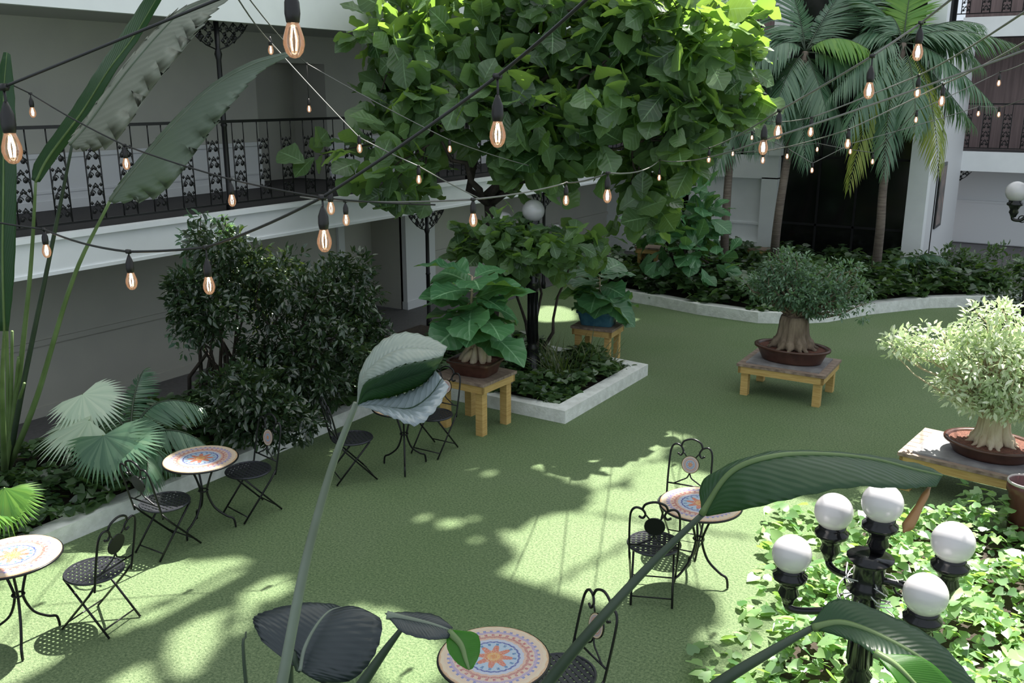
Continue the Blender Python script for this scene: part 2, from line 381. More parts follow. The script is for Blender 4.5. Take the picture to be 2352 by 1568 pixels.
# left building, ground floor
mb = MB()
segs = [(-6, 13.1), (14.0, 15.0), (15.05, 22)]
mb.box((XW - .2, -6, 0), (XW, 11.9, 2.07)); mb.box((XW - .2, 13.5, 0), (XW, 22, 2.07))
mb.box((XW - .9, 11.9, 0), (XW - .75, 13.5, 2.07)); mb.box((XW - .8, 11.85, 0), (XW - .2, 11.9, 2.07)); mb.box((XW - .8, 13.5, 0), (XW - .2, 13.6, 2.07))
struct(mb.build('wall_left', WALLM, smooth=False))
mb = MB(); mb.box((XW - .05, 13.5, 0), (XW + .10, 14.4, 2.07)); mb.box((XW, 13.47, 0), (XW + .13, 14.43, .16)); mb.box((XW - .05, 11.75, 0), (XW + .05, 11.9, 2.07)); struct(mb.build('trim_1', WAINS, smooth=False))
mb = MB(); mb.box((XW, -6, .93), (XW + .035, 11.75, 1.0)); mb.box((XW, 14.43, .93), (XW + .035, 22, 1.0)); mb.box((XW, -6, 0.01), (XW + .02, 11.75, .14)); mb.box((XW, 14.43, 0.01), (XW + .02, 22, .14)); struct(mb.build('baseboard_left', WALLM, smooth=False))
mb = MB(); mb.box((XU, -6, 2.07), (XR + .0, 22, 2.2)); struct(mb.build('ceiling', SOFFIT, smooth=False))
# balcony slab: white fascia with projecting lip
mb = MB(); mb.box((XR, -6, 2.07), (XR + .06, 22, 2.46)); mb.box((XR - .02, -6, 2.44), (XR + .12, 22, 2.50)); mb.box((XR, -6, 2.05), (XR + .08, 22, 2.09)); struct(mb.build('trim_2', WHITE, smooth=False))
mb = MB(); mb.box((XU - 1.0, -6, 2.2), (XR, 22, 2.495)); struct(mb.build('floor_upper', DARKFLOOR, smooth=False))
# upper floor wall with door recesses
mb = MB(); z0, z1 = 2.5, 4.95
rec = [(10.9, 12.5), (15.5, 16.8)]
y = -6
for a, b_ in rec:
    mb.box((XU - .2, y, z0), (XU, a, z1)); mb.box((XU - .9, a, z0), (XU - .8, b_, z1)); mb.box((XU - .8, a - .1, z0), (XU - .2, a, z1)); mb.box((XU - .8, b_, z0), (XU - .2, b_ + .1, z1)); mb.box((XU - .8, a, 4.5), (XU, b_, z1)); y = b_
mb.box((XU - .2, y, z0), (XU, 22, z1)); struct(mb.build('wall_left_upper', WALLM, smooth=False))
mb = MB(); y = -6
for a, b_ in rec + [(22, 22)]:
    mb.box((XU, y, 2.5), (XU + .03, a, 3.22)); mb.box((XU + .03, y, 3.18), (XU + .06, a, 3.24)); mb.box((XU + .03, y, 2.72), (XU + .045, a, 2.75)); mb.box((XU + .03, y, 2.5), (XU + .05, a, 2.62)); y = b_
struct(mb.build('trim_3', WAINS, smooth=False))
mb = MB(); mb.box((XU - .1, -6, 4.95), (XR, 22, 5.1)); struct(mb.build('ceiling_upper', SOFFIT, smooth=False))
mb = MB(); mb.box((XR, -6, 4.89), (XR + .1, 22, 5.6)); struct(mb.build('trim_4', WHITE, smooth=False))
mb = MB(); mb.box((XU - .2, -6, 5.1), (XR, 22, 8.0)); struct(mb.build('wall_left_top', WALLM, smooth=False))
# back building
YB = 22.0
mb = MB()
mb.box((-12.1, YB, 0), (-6.64, YB + .3, .5)); mb.box((-12.1, YB, .5), (-8.9, YB + .3, 2.08)); mb.box((-7.02, YB, .5), (-6.64, YB + .3, 2.08))
mb.box((-12.1, YB, 2.05), (-6.64, YB + .3, 2.65)); mb.box((-9.0, YB, .5), (-8.9, YB + .3, 2.08)); mb.box((-8.95, YB + .16, .4), (-7.0, YB + .32, 2.1))
mb.box((-8.9, YB + .13, .93), (-7.02, YB + .17, .98))
struct(mb.build('wall_back', WHITE, smooth=False))
mb = MB(); mb.box((-12, YB + 1.3, 2.65), (-6.64, YB + 1.5, 6.6)); struct(mb.build('wall_back_upper', PINKC, smooth=False))
mb = MB(); mb.box((-12, YB, 2.6), (-6.64, YB + 1.4, 2.66)); struct(mb.build('floor_back_gallery', DARKFLOOR, smooth=False))
mb = MB(); mb.box((-12, YB, 4.9), (-6.64, YB + 1.4, 5.1)); mb.box((-6.95, YB - .05, 2.6), (-6.60, YB + .25, 7.0)); struct(mb.build('trim_5', WHITE, smooth=False))
# glazed dark stair hall
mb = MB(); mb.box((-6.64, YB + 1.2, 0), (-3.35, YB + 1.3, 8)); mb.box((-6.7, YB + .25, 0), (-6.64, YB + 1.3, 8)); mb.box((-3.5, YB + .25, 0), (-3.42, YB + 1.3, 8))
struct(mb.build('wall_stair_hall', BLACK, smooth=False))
mb = MB()
mb.box((-6.64, YB + .2, 0), (-3.73, YB + .215, 7.6))
win = struct(mb.build('window_1', GLASSD, smooth=False))
mb = MB()
for x in (-5.75, -4.9, -4.3): mb.box((x, YB + .17, 0), (x + .045, YB + .23, 7.6))
for z in (1.0, 2.55, 4.2): mb.box((-6.64, YB + .17, z), (-3.73, YB + .23, z + .05))
mb.build('window_frame', BLACK, win, smooth=False)
mb = MB(); mb.box((-3.75, YB - .02, 0), (-3.35, YB + .35, 7.0)); struct(mb.build('trim_6', WHITE, smooth=False))
mb = MB(); mb.box((-3.5, YB + .35, 0), (-3.36, 27.0, 5.4)); struct(mb.build('wall_side', WAINS, smooth=False))
mb = MB(); mb.box((-3.9, 28.4, 0), (6, 28.6, 2.1)); mb.box((-3.9, 28.37, .02), (6, 28.4, 1.15)); mb.box((-3.9, 28.34, 1.12), (6, 28.4, 1.18)); struct(mb.build('wall_far', WAINS, smooth=False))
mb = MB(); mb.box((-3.9, 28.6, 2.4), (6, 28.8, 7)); struct(mb.build('wall_far_upper', PINKC, smooth=False))
mb = MB(); mb.box((-3.72, 27.0, 2.06), (6, 27.1, 2.56)); mb.box((-3.72, 27.0, 5.38), (6, 27.1, 5.86)); mb.box((-4.45, 26.98, 5.38), (-4.1, 27.12, 7.2)); struct(mb.build('trim_7', WHITE, smooth=False))
mb = MB(); mb.box((-4.5, 27.1, 2.1), (6, 28.6, 2.54)); mb.box((-4.5, 27.1, 5.42), (6, 28.8, 5.8)); struct(mb.build('floor_far_gallery', DARKFLOOR, smooth=False))
# framed picture on the side wall
p = thing('framed_picture', 'tall narrow framed picture on the grey return wall beside the white pillar', 'picture', (-3.35, 23.9, 1.7))
mb = MB(); mb.box((.0, -.45, -.75), (.03, .45, .75)); mb.build('picture_frame', IRON, p, smooth=False)
mb = MB(); mb.box((.03, -.38, -.68), (.036, .38, .68)); mb.build('print', FRAMEP, p, smooth=False)

# ------------------------------------------------------------------ unseen roof sheet added to shape light: holes cut to throw the sun patches
ZR = 16.0
def inpoly(X, Y, poly):
    c = np.zeros(X.shape, bool); n = len(poly)
    for i in range(n):
        x0, y0 = poly[i]; x1, y1 = poly[(i + 1) % n]
        if y0 == y1: continue
        k = ((Y < y0) != (Y < y1)) & (X < (x1 - x0) * (Y - y0) / (y1 - y0) + x0); c ^= k
    return c
LIT = [  # sunlit patches, image corners on the ground plane
 [(1160,1215),(1180,1222),(1200,1212),(1262,1180),(1345,1172),(1358,1150),(1370,1128),(1425,1118),(1450,1125),(1447,1108),(1432,1102),(1460,1098),(1480,1080),(1450,1082),(1490,1064),(1530,1062),(1700,1110),(1740,1135),(1790,1130),(1990,1180),(2000,1700),(1750,1520),(1650,1480),(1600,1470),(1655,1430),(1640,1360),(1560,1330),(1400,1395),(1300,1360),(1180,1330),(1155,1310),(1185,1290),(1190,1268),(1160,1240)],
 [(150,1290),(150,1262),(300,1250),(440,1290),(575,1282),(570,1305),(345,1425),(290,1440),(0,1568),(-200,1640),(-260,1440),(-100,1360)],
 [(560,1360),(600,1335),(650,1325),(668,1345),(640,1375),(600,1375),(580,1400),(560,1450),(540,1450)],
 [(400,1450),(460,1420),(520,1400),(500,1470),(470,1520),(430,1555),(395,1545),(385,1500)],
 [(230,1600),(290,1540),(330,1515),(350,1545),(330,1640),(300,1700)],
 [(790,1390),(880,1400),(980,1440),(1020,1500),(1010,1560),(930,1600),(860,1560),(850,1480)],
 [(0,1540),(60,1500),(110,1470),(330,1385),(345,1400),(120,1520),(0,1580)],
 [(1072,1068),(1085,1058),(1120,1060),(1120,1066),(1095,1070),(1078,1077)],
 [(1130,1038),(1140,1035),(1138,1048),(1126,1050)], [(1112,1085),(1133,1082),(1130,1095),(1116,1096)],
 [(1183,1008),(1210,1002),(1222,997),(1243,997),(1240,1010),(1215,1018)], [(1280,1007),(1308,1012),(1312,1018),(1290,1020)], [(1308,1033),(1330,1030),(1332,1036)],
 [(1012,1195),(1035,1190),(1056,1196),(1050,1210),(1020,1212)], [(963,1190),(980,1182),(992,1186),(975,1197)], [(1080,1190),(1097,1190),(1095,1198),(1083,1198)], [(1075,1240),(1095,1237),(1095,1243),(1080,1245)],
 [(870,962),(885,960),(886,967),(872,968)], [(756,1035),(775,1033),(790,1035),(770,1046)], [(905,1020),(955,1003),(958,1010),(920,1027)], [(965,1000),(985,999),(980,1008),(968,1008)],
 [(1220,716),(1250,702),(1290,703),(1320,715),(1325,735),(1260,740),(1225,735)], [(1420,728),(1470,732),(1440,745),(1418,745)],
]
LITW = [  # openings given by where their sun falls in world plan (x, y) at height z
 ([(-1.75, 3.0), (3.5, 3.0), (3.5, 8.9), (-1.2, 9.4), (-2.0, 8.4)], 0.0),
 ([(-1.7, 9.3), (1.2, 8.9), (1.2, 11.3), (-1.6, 11.5)], 1.7),
 ([(-6.3, 11.3), (-3.8, 11.0), (-3.7, 12.9), (-6.0, 13.2)], 4.7),
 ([(-9.0, 7.2), (-8.2, 6.9), (-8.0, 9.5), (-8.9, 9.7)], 2.2),
 ([(-8.6, 3.9), (-8.1, 3.9), (-8.1, 4.5), (-8.6, 4.5)], 1.2),
 ([(-8.0, 12.0), (-7.2, 12.0), (-7.2, 12.6), (-8.0, 12.6)], 4.8),
]
_c = D(2090, 1550, 2.0); LITW.append(([(_c[0] - .10, _c[1] - .14), (_c[0] + .10, _c[1] - .14), (_c[0] + .10, _c[1] + .03), (_c[0] - .10, _c[1] + .03)], _c[2]))
BARS = [((1120,1420),(1700,1110),.035),((1340,1175),(1720,1235),.03),((1640,1560),(2000,1160),.035),((130,1500),(560,1300),.04),((600,1200),(1800,1600),.0)]
cs = .07
xs = np.arange(-13, 7, cs); ys = np.arange(0, 36, cs); XX, YY = np.meshgrid(xs + cs / 2, ys + cs / 2)
GX, GY = XX - SUNV[0] * ZR, YY - SUNV[1] * ZR
hole = np.zeros(XX.shape, bool)
wob = .05 * np.sin(GX * 23 + 3 * np.sin(GY * 11)) + .04 * np.sin(GY * 31 + GX * 7)
for poly in LIT: hole |= inpoly(GX, GY, [tuple(G(x, y)[:2]) for x, y in poly])
for poly, z in LITW: hole |= inpoly(GX + SUNV[0] * z + wob, GY + SUNV[1] * z + wob, poly)
for a, b_, r in BARS:
    a, b_ = G(*a)[:2], G(*b_)[:2]; d = b_ - a; L2 = d @ d
    t = np.clip(((GX - a[0]) * d[0] + (GY - a[1]) * d[1]) / L2, 0, 1)
    hole &= ~(np.hypot(GX - a[0] - t * d[0], GY - a[1] - t * d[1]) < r)
mb = MB(); vs, fs = [], []
prev = None
j0 = 0
while j0 < len(ys):
    j1 = j0 + 1
    while j1 < len(ys) and (hole[j1] == hole[j0]).all(): j1 += 1
    row = hole[j0]; i = 0
    while i < len(xs):
        if row[i]: i += 1; continue
        k = i
        while k < len(xs) and not row[k]: k += 1
        x0, x1, y0, y1 = xs[i], xs[i] + (k - i) * cs, ys[j0], ys[j0] + (j1 - j0) * cs
        n = len(vs); vs += [(x0, y0, ZR), (x1, y0, ZR), (x1, y1, ZR), (x0, y1, ZR)]; fs.append((n, n + 1, n + 2, n + 3)); i = k
    j0 = j1
mb.add(vs, fs); struct(mb.build('unseen_sun_mask', SUNMASKM, smooth=False))

# ------------------------------------------------------------------ kerbs and beds
def kerb(name, pts, wdt, h):
    mb = MB(); n = len(pts); L_, R_ = [], []
    for i in range(n):
        p = V(*pts[i]); d0 = nrm(p - V(*pts[i - 1])) if i > 0 else None; d1 = nrm(V(*pts[i + 1]) - p) if i < n - 1 else None
        if d0 is None: d0 = d1
        if d1 is None: d1 = d0
        n0, n1 = V(-d0[1], d0[0]), V(-d1[1], d1[0]); m = nrm(n0 + n1); m = m * wdt / max(.3, m @ n0)
        L_.append(p); R_.append(p + m)
    vs = []
    for a, b_ in zip(L_, R_): vs += [(a[0], a[1], 0), (a[0], a[1], h), (b_[0], b_[1], h), (b_[0], b_[1], 0)]
    fs = []
    for i in range(n - 1):
        for k in range(4): fs.append((i * 4 + k, i * 4 + (k + 1) % 4, i * 4 + 4 + (k + 1) % 4, i * 4 + 4 + k))
    fs += [(0, 1, 2, 3), tuple((n - 1) * 4 + k for k in (3, 2, 1, 0))]
    mb.add(vs, fs); return struct(mb.build(name, BRICK, smooth=False))
kerb('garden_kerb', [(-7.65, -2), (-7.65, 9.6), (-5.35, 9.6), (-5.35, 12.07), (-7.5, 12.25), (-9.4, 12.6)], .2, .17)
bk = [G(*p)[:2] for p in [(1330, 668), (1430, 690), (1500, 702), (1600, 722), (1740, 742), (1830, 744), (1900, 740), (2000, 722), (2130, 708), (2352, 700)]]
bk = [tuple(q) for q in bk]
kerb('garden_kerb_back', bk, .25, .20)
mb = MB(); mb.box((XR + .02, -2, 0), (-7.85, 12.4, .10)); mb.box((-7.85, 9.8, 0), (-5.55, 12.05, .10)); struct(mb.build('garden_soil', SOIL, smooth=False))
mb = MB(); n = len(bk); vs = [(x, y + .2, .12) for x, y in bk] + [(x, max(y + .3, 22), .12) for x, y in bk]
mb.add(vs, [(i, i + 1, n + i + 1, n + i) for i in range(n - 1)]); struct(mb.build('garden_soil_back', SOIL, smooth=False))

# ------------------------------------------------------------------ iron railings and posts
def scroll(mb, c, ux, uz, w_, h_, r=.009, rich=True):
    """ornamental panel: S scrolls with leaves between two bars; c = bottom centre"""
    c = np.asarray(c, float)
    P = lambda x, z: c + ux * x + uz * z
    for s in (-1, 1): mb.tube([P(s * w_ / 2, 0), P(s * w_ / 2, h_)], r * 1.1, 4)
    nn = max(2, int(round(h_ / (w_ * 1.1))))
    hh = h_ / nn
    for k in range(nn):
        z0 = k * hh
        for s in (-1, 1):
            pts = [P(s * w_ * .48 * math.cos(t * math.pi * .5) * (1 if t < .7 else .8), z0 + hh * t) for t in (0, .25, .5, .75, 1)]
            mb.tube(pts, r * .8, 4, cap=False)
            cx_, cz_, q = s * w_ * .24, z0 + hh * .42, w_ * .2
            mb.tube([P(cx_ + q * (1 - t * .08) * math.cos(t), cz_ + q * (1 - t * .08) * math.sin(t)) for t in np.linspace(0, 6.5, 11)], r * .7, 4, cap=False)
            if rich:
                uy = np.cross(ux, uz)
                for (a, b_) in ((s * w_ * .24, z0 + hh * .42), (s * w_ * .1, z0 + hh * .8), (s * w_ * .36, z0 + hh * .88)):
                    mb.obox(P(a, b_), (ux + uz) * w_ * .06, (ux - uz) * w_ * .06, uy * .005)
def railing(name, label, p0, p1, z0, z1, phase, period, group=None):
    p0, p1 = np.asarray(p0, float), np.asarray(p1, float); ux = nrm(p1 - p0); Ln = np.linalg.norm(p1 - p0); uz = V(0, 0, 1)
    t = thing(name, label, 'railing', p0 + V(0, 0, z0), 0, group); o = -(p0 + V(0, 0, z0)); A = lambda s, z: p0 + ux * s + uz * z + o
    mb = MB()
    mb.obox(A(Ln / 2, z1), ux * Ln / 2, np.cross(ux, uz) * .025, uz * .018); mb.build('top_rail', IRON, t, smooth=False)
    mb = MB(); mb.obox(A(Ln / 2, z0 + .09), ux * Ln / 2, np.cross(ux, uz) * .014, uz * .012); mb.build('bottom_rail', IRON, t, smooth=False)
    H_ = z1 - z0 - .1; hp = H_ * .78; proto = None
    n = 0; s = phase
    while s < Ln - .15:
        if proto is None:
            mb = MB(); scroll(mb, (0, 0, 0), ux, uz, .19, hp); mb.tube([ux * -.095 + uz * hp, ux * -.095 + uz * H_], .009, 4); mb.tube([ux * .095 + uz * hp, ux * .095 + uz * H_], .009, 4)
            proto = mb.build('scroll_panel', IRON, t); q = proto
        else:
            q = proto.copy(); COL.objects.link(q)
        q.location = Vector(A(s, z0 + .1)); s += period
    return t
railing('balcony_railing', 'long black wrought iron railing with leafy scroll panels on the left first floor balcony', (XR + .0, 3.8, 0), (XR, 21.9, 0), 2.50, 3.65, .12, .43)
railing('balcony_railing', 'black scroll railing on the gallery above the white panelled back wall', (-9.7, YB + .12, 0), (-6.95, YB + .12, 0), 2.66, 3.75, .2, .42)
railing('balcony_railing', 'black scroll railing along the far right first floor gallery', (-3.6, 27.05, 0), (2.5, 27.05, 0), 2.56, 3.75, .25, .46)
railing('balcony_railing', 'dark scroll railing at the very top right above the upper white slab', (-4.0, 27.05, 0), (1.0, 27.05, 0), 5.86, 6.9, .3, .46)
railing('balcony_railing', 'dark upper railing behind the tree top beside the white column', (-9.7, YB + .12, 0), (-6.95, YB + .12, 0), 5.1, 6.1, .2, .42)
def ipost(label, X, Y, z0, z1, br=True, ax=V(0, 1, 0)):
    t = thing('iron_post', label, 'post', (X, Y, z0), 0)
    mb = MB(); h = z1 - z0
    mb.lathe((0, 0, 0), [(.05, 0), (.05, .12), (.035, .16), (.035, h * .45), (.045, h * .46), (.035, h * .47), (.032, h * .8), (.05, h * .83), (.03, h * .86), (.035, h)], 8); mb.build('shaft', IRON, t)
    if br:
        for s in (-1, 1):
            mb = MB()
            for (a, b_, q) in ((.12, .1, .075), (.28, .09, .07), (.42, .07, .05), (.14, .24, .06), (.27, .2, .045)):
                c = ax * s * a + V(0, 0, h - b_)
                mb.tube([c + (ax * math.cos(k) + V(0, 0, 1) * math.sin(k)) * q * (1 - k * .07) for k in np.linspace(0, 7, 13)], .008, 4, cap=False)
                for k in range(4):
                    e = c + (ax * math.cos(k * 1.6) + V(0, 0, 1) * math.sin(k * 1.6)) * q * .8; mb.obox(e, (ax + ZZ) * .016, (ax - ZZ) * .016, np.cross(ax, ZZ) * .005)
            mb.tube([V(0, 0, h - .36), ax * s * .18 + V(0, 0, h - .3), ax * s * .38 + V(0, 0, h - .17), ax * s * .52 + V(0, 0, h - .02)], .009, 4)
            mb.build('lace_bracket', IRON, t)
    return t
ipost('black iron post with lace brackets on the left balcony, between two long banana-like leaves', XR - .06, 8.48, 2.5, 4.9)
ipost('black iron post with lace brackets under the left slab, above the brown square pot', XR - .02, 12.7, 0.0, 2.07)
ipost('black iron post under the left slab behind the far globe lamp post', XR - .02, 16.67, 0.0, 2.07)
ipost('slim black iron post standing on the left balcony partly behind the tree leaves', XR - .06, 14.0, 2.5, 4.9)
ipost('black iron post in front of the far right wall beside the picture', -3.62, 27.05, 0.0, 2.06, ax=V(1, 0, 0))

# ------------------------------------------------------------------ bistro tables
def make_table(loc, rz, label):
    t = thing('bistro_table', label, 'table', loc, rz, 'round mosaic bistro tables')
    mb = MB(); mb.lathe((0, 0, .70), [(.325, 0), (.333, .006), (.333, .018), (.328, .022), (0.001, .022)], 48, uvr=.333); mb.build('tabletop', TOPM, t, smooth=False)
    mb = MB(); mb.tube([(.336 * math.cos(a), .336 * math.sin(a), .708) for a in np.linspace(0, 2 * math.pi, 49)], .009, 6, cap=False); mb.build('rim', CHAIRI, t)
    mb = MB(); mb.tube([(.042 * math.cos(a), .042 * math.sin(a), .40) for a in np.linspace(0, 2 * math.pi, 17)], .008, 5, cap=False); mb.build('collar', CHAIRI, t)
    for k in range(3):
        a = k * 2.0944 + .3; e = V(math.cos(a), math.sin(a), 0); mb = MB()
        pts = catmull([e * .16 + ZZ * .70, e * .10 + ZZ * .60, e * .045 + ZZ * .45, e * .035 + ZZ * .36, e * .09 + ZZ * .22, e * .19 + ZZ * .13, e * .25 + ZZ * .10, e * .265 + ZZ * .05, e * .268 + ZZ * .008], 4)
        mb.tube(pts, .0105, 6); mb.build('leg', CHAIRI, t)
    return t
tabs = [((-6.79, 5.23), .4, 'mosaic-topped bistro table between two black chairs beside the left kerb'),
        ((-6.43, 3.23), 1.2, 'mosaic-topped bistro table cut by the left edge of the photo'),
        ((-2.74, 4.08), .8, 'sunlit mosaic-topped bistro table at the bottom, partly under a hanging leaf tip'),
        ((-2.50, 6.81), -.2, 'mosaic-topped bistro table in the sun patch, crossed by an arching leaf'),
        ((-6.15, 7.42), .9, 'bistro table in front of the tall plant stand, hidden under a folded grey leaf')]
tb = make_table((*tabs[0][0], 0), tabs[0][1], tabs[0][2])
for (x, y), r, l in tabs[1:]: dup(tb, (x, y, 0), r, l)

# ------------------------------------------------------------------ chairs: local +Y is the way a sitter faces
def make_chair(loc, rz, label):
    t = thing('bistro_chair', label, 'chair', loc, rz, 'folding black bistro chairs')
    mb = MB(); R_ = .212
    mb.tube([(R_ * math.cos(a), R_ * math.sin(a), .45) for a in np.linspace(0, 2 * math.pi, 33)], .011, 6, cap=False)
    for i in range(-4, 5):
        u = i * .042; L_ = math.sqrt(max(R_ ** 2 - u * u, 0))
        mb.box((u - .013, -L_, .447), (u + .013, L_, .451)); mb.box((-L_, u - .013, .4515), (L_, u + .013, .455))
    mb.build('seat', SEATM, t, smooth=False)
    mb = MB(); r = .0095
    yb = lambda z: -.19 - (z - .45) * .22
    for s in (-1, 1):
        pts = [(s * .19, yb(.40), .40), (s * .195, yb(.55), .55), (s * .195, yb(.75), .75), (s * .185, yb(.85), .85), (s * .15, yb(.89), .89), (s * .10, yb(.875), .875), (s * .075, yb(.83), .83), (s * .095, yb(.795), .795), (s * .125, yb(.81), .81)]
        mb.tube(catmull(pts, 4), r, 6)
    mb.tube(catmull([(-.10, yb(.875), .875), (-.075, yb(.925), .925), (0, yb(.95), .95), (.075, yb(.925), .925), (.10, yb(.875), .875)], 4), r, 6)
    mb.tube([(-.19, yb(.53), .53), (.19, yb(.53), .53)], r * .8, 5)
    for s in (-1, 1): mb.tube(catmull([(s * .14, yb(.53), .53), (s * .07, yb(.57), .57), (s * .02, yb(.60), .60), (0, yb(.645), .645)], 4), r * .7, 5)
    for s in (-1, 1): mb.tube([(s * .075, yb(.83), .83), (s * .045, yb(.79), .79)], r * .7, 5)
    mb.build('back_frame', CHAIRI, t)
    mb = MB(); c = V(0, yb(.72), .72); n = nrm(V(0, 1, .22)); ux = V(1, 0, 0); uz = np.cross(ux, n)
    ring = lambda q, k: [c + n * k + (ux * math.cos(a) + uz * math.sin(a)) * q for a in np.linspace(0, 2 * math.pi, 25)[:-1]]
    uvr = [(math.cos(a), math.sin(a)) for a in np.linspace(0, 2 * math.pi, 25)[:-1]]
    mb.add(ring(.078, .006), [tuple(range(24))], 0, uvr)
    vs = ring(.082, .005) + ring(.082, -.006); mb.add(vs, [(i, (i + 1) % 24, 24 + (i + 1) % 24, 24 + i) for i in range(24)] + [tuple(range(24, 48))], 1)
    mb.build('medallion', [TOPM, CHAIRI], t, smooth=False)
    for s in (-1, 1):
        mb = MB(); mb.tube([(s * .19, yb(.45) , .45), (s * .19, -.12, .36), (s * .185, .20, .008)], r, 6); mb.build('leg', CHAIRI, t)
        mb = MB(); mb.tube([(s * .165, .14, .44), (s * .165, -.24, .008)], r, 6); mb.build('leg', CHAIRI, t)
    mb = MB(); mb.tube([(-.187, .155, .065), (.187, .155, .065)], r * .7, 5); mb.build('crossbar', CHAIRI, t)
    mb = MB(); mb.tube([(-.165, -.19, .065), (.165, -.19, .065)], r * .7, 5); mb.build('crossbar', CHAIRI, t)
    return t
def face(p, q): return math.atan2(q[1] - p[1], q[0] - p[0]) - math.pi / 2
chs = [((-6.71, 5.71), None, tabs[0][0], 'black bistro chair right of the table beside the left kerb, medallion facing the camera'),
       ((-6.78, 4.80), None, tabs[0][0], 'black bistro chair left of the kerbside table, its back towards the camera'),
       ((-6.19, 3.70), None, (-7.19, 3.48), 'black bistro chair standing in the sun at lower left with a round plain black medallion'),
       ((-6.45, 6.92), None, tabs[4][0], 'black bistro chair left of the long leaf stem in the middle, near the shrub'),
       ((-6.17, 7.98), None, tabs[4][0], 'black bistro chair in front of the tall wooden plant stand'),
       ((-2.74, 6.44), .40, None, 'sunlit bistro chair seen from behind, black medallion, crossed by a dark leaf stem'),
       ((-2.85, 7.30), math.pi + .15, None, 'bistro chair behind the sunlit table, red medallion facing the camera'),
       ((-2.50, 4.50), None, tabs[2][0], 'bistro chair at the bottom next to the sunlit table, medallion seen at an angle')]
c0 = None
for (x, y), r, tgt, l in chs:
    if r is None: r = face((x, y), tgt)
    if c0 is None: c0 = make_chair((x, y, 0), r, l)
    else: dup(c0, (x, y, 0), r, l)

# ------------------------------------------------------------------ wooden plant stands
def stand(label, loc, rz, lx, ly, h, double=False, board=None, leg=.075):
    t = thing('plant_stand', label, 'stand', loc, rz)
    n = max(3, int(round(ly / .14)))
    mb = MB()
    for i in range(n):
        y0 = -ly / 2 + ly * i / n; mb.box((-lx / 2, y0 + .004, h - .035), (lx / 2, y0 + ly / n - .004, h))
    mb.build('slatted_top', WOODTOP, t, smooth=False)
    mb = MB(); q = .02
    mb.box((-lx / 2 + q, -ly / 2 + q, h - .13), (lx / 2 - q, -ly / 2 + q + .035, h - .035)); mb.box((-lx / 2 + q, ly / 2 - q - .035, h - .13), (lx / 2 - q, ly / 2 - q, h - .035))
    mb.box((-lx / 2 + q, -ly / 2 + q, h - .131), (-lx / 2 + q + .035, ly / 2 - q, h - .036)); mb.box((lx / 2 - q - .035, -ly / 2 + q, h - .131), (lx / 2 - q, ly / 2 - q, h - .036))
    mb.build('apron', WOOD, t, smooth=False)
    for sx in (-1, 1):
        for sy in (-1, 1):
            cx_, cy_ = sx * (lx / 2 - leg * .5 - .055), sy * (ly / 2 - leg * .5 - .055)
            mb = MB(); mb.box((cx_ - leg / 2, cy_ - leg / 2, 0), (cx_ + leg / 2, cy_ + leg / 2, h - .04)); mb.build('leg', WOOD, t, smooth=False)
    if board: 
        mb = MB(); mb.box((-board[0] / 2, -board[1] / 2, h), (board[0] / 2, board[1] / 2, h + .02)); mb.build('board', SLATE, t, smooth=False)
    return t
stand('tall pine plant stand carrying the brown square pot, in front of the white planter corner', (-6.28, 8.98, 0), -.03, .76, .72, .68, leg=.10)
stand('low pine plant stand in the middle of the turf carrying an oval brown bonsai pot', (-3.38, 12.36, 0), .02, 1.18, .95, .45, board=(.98, .76), leg=.1)
stand('pine plant stand carrying the blue pot behind the white planter', (-6.38, 12.45, 0), .1, .68, .60, .56, leg=.085)
stand('pine plant stand at right edge carrying the pale leaved bonsai', (-.60, 10.08, 0), -.12, 1.65, .95, .42, board=(1.4, .80), leg=.09)
stand('tall pale plant stand far behind at the back bed, left of the split leaf plant', (*G(1490, 655)[:2], 0), .1, .55, .45, .85)
stand('small plant stand half hidden behind the middle bonsai', (-6.5, 20.6, 0), 0, .6, .4, .62)
# ------------------------------------------------------------------ potted plants
def pot_oval(t, a, b_, h, m, n=4, rect=False, soil=CHIPS):
    mb = MB(); seg = 40 if not rect else 40
    def prof(ra, rb, z):
        out = []
        for k in range(seg):
            th = 2 * math.pi * k / seg; e = .35 if rect else 1.0
            c, s = math.cos(th), math.sin(th)
            out.append((ra * math.copysign(abs(c) ** e, c), rb * math.copysign(abs(s) ** e, s), z))
        return out
    rows = [prof(a * .80, b_ * .78, 0.0), prof(a * .82, b_ * .80, .02), prof(a * .95, b_ * .93, h * .8), prof(a * .97, b_ * .95, h * .84), prof(a * 1.03, b_ * 1.03, h * .86), prof(a * 1.03, b_ * 1.03, h), prof(a * .93, b_ * .92, h), prof(a * .90, b_ * .88, h * .85)]
    vs = sum(rows, []); fs = []
    for i in range(len(rows) - 1):
        for k in range(seg): k2 = (k + 1) % seg; fs.append((i * seg + k, i * seg + k2, (i + 1) * seg + k2, (i + 1) * seg + k))
    fs.append(tuple(range(seg))[::-1]); mb.add(vs, fs); mb.build('pot', m, t, smooth=not rect)
    mb = MB(); s_ = prof(a * .92, b_ * .9, h * .86); mb.add(s_ + [(0, 0, h * 1.02)], [(k, (k + 1) % seg, seg) for k in range(seg)]); mb.build('soil', soil, t)
def limb(p0, p1, bend=.15, n=5):
    p0, p1 = np.asarray(p0, float), np.asarray(p1, float); L_ = np.linalg.norm(p1 - p0); pts = []
    o1 = nr.normal(size=3) * L_ * bend
    for i in range(n + 1):
        t = i / n; pts.append(p0 + (p1 - p0) * t + o1 * math.sin(t * math.pi) * .6 + (nr.normal(size=3) * L_ * .03 if 0 < i < n else 0))
    return pts
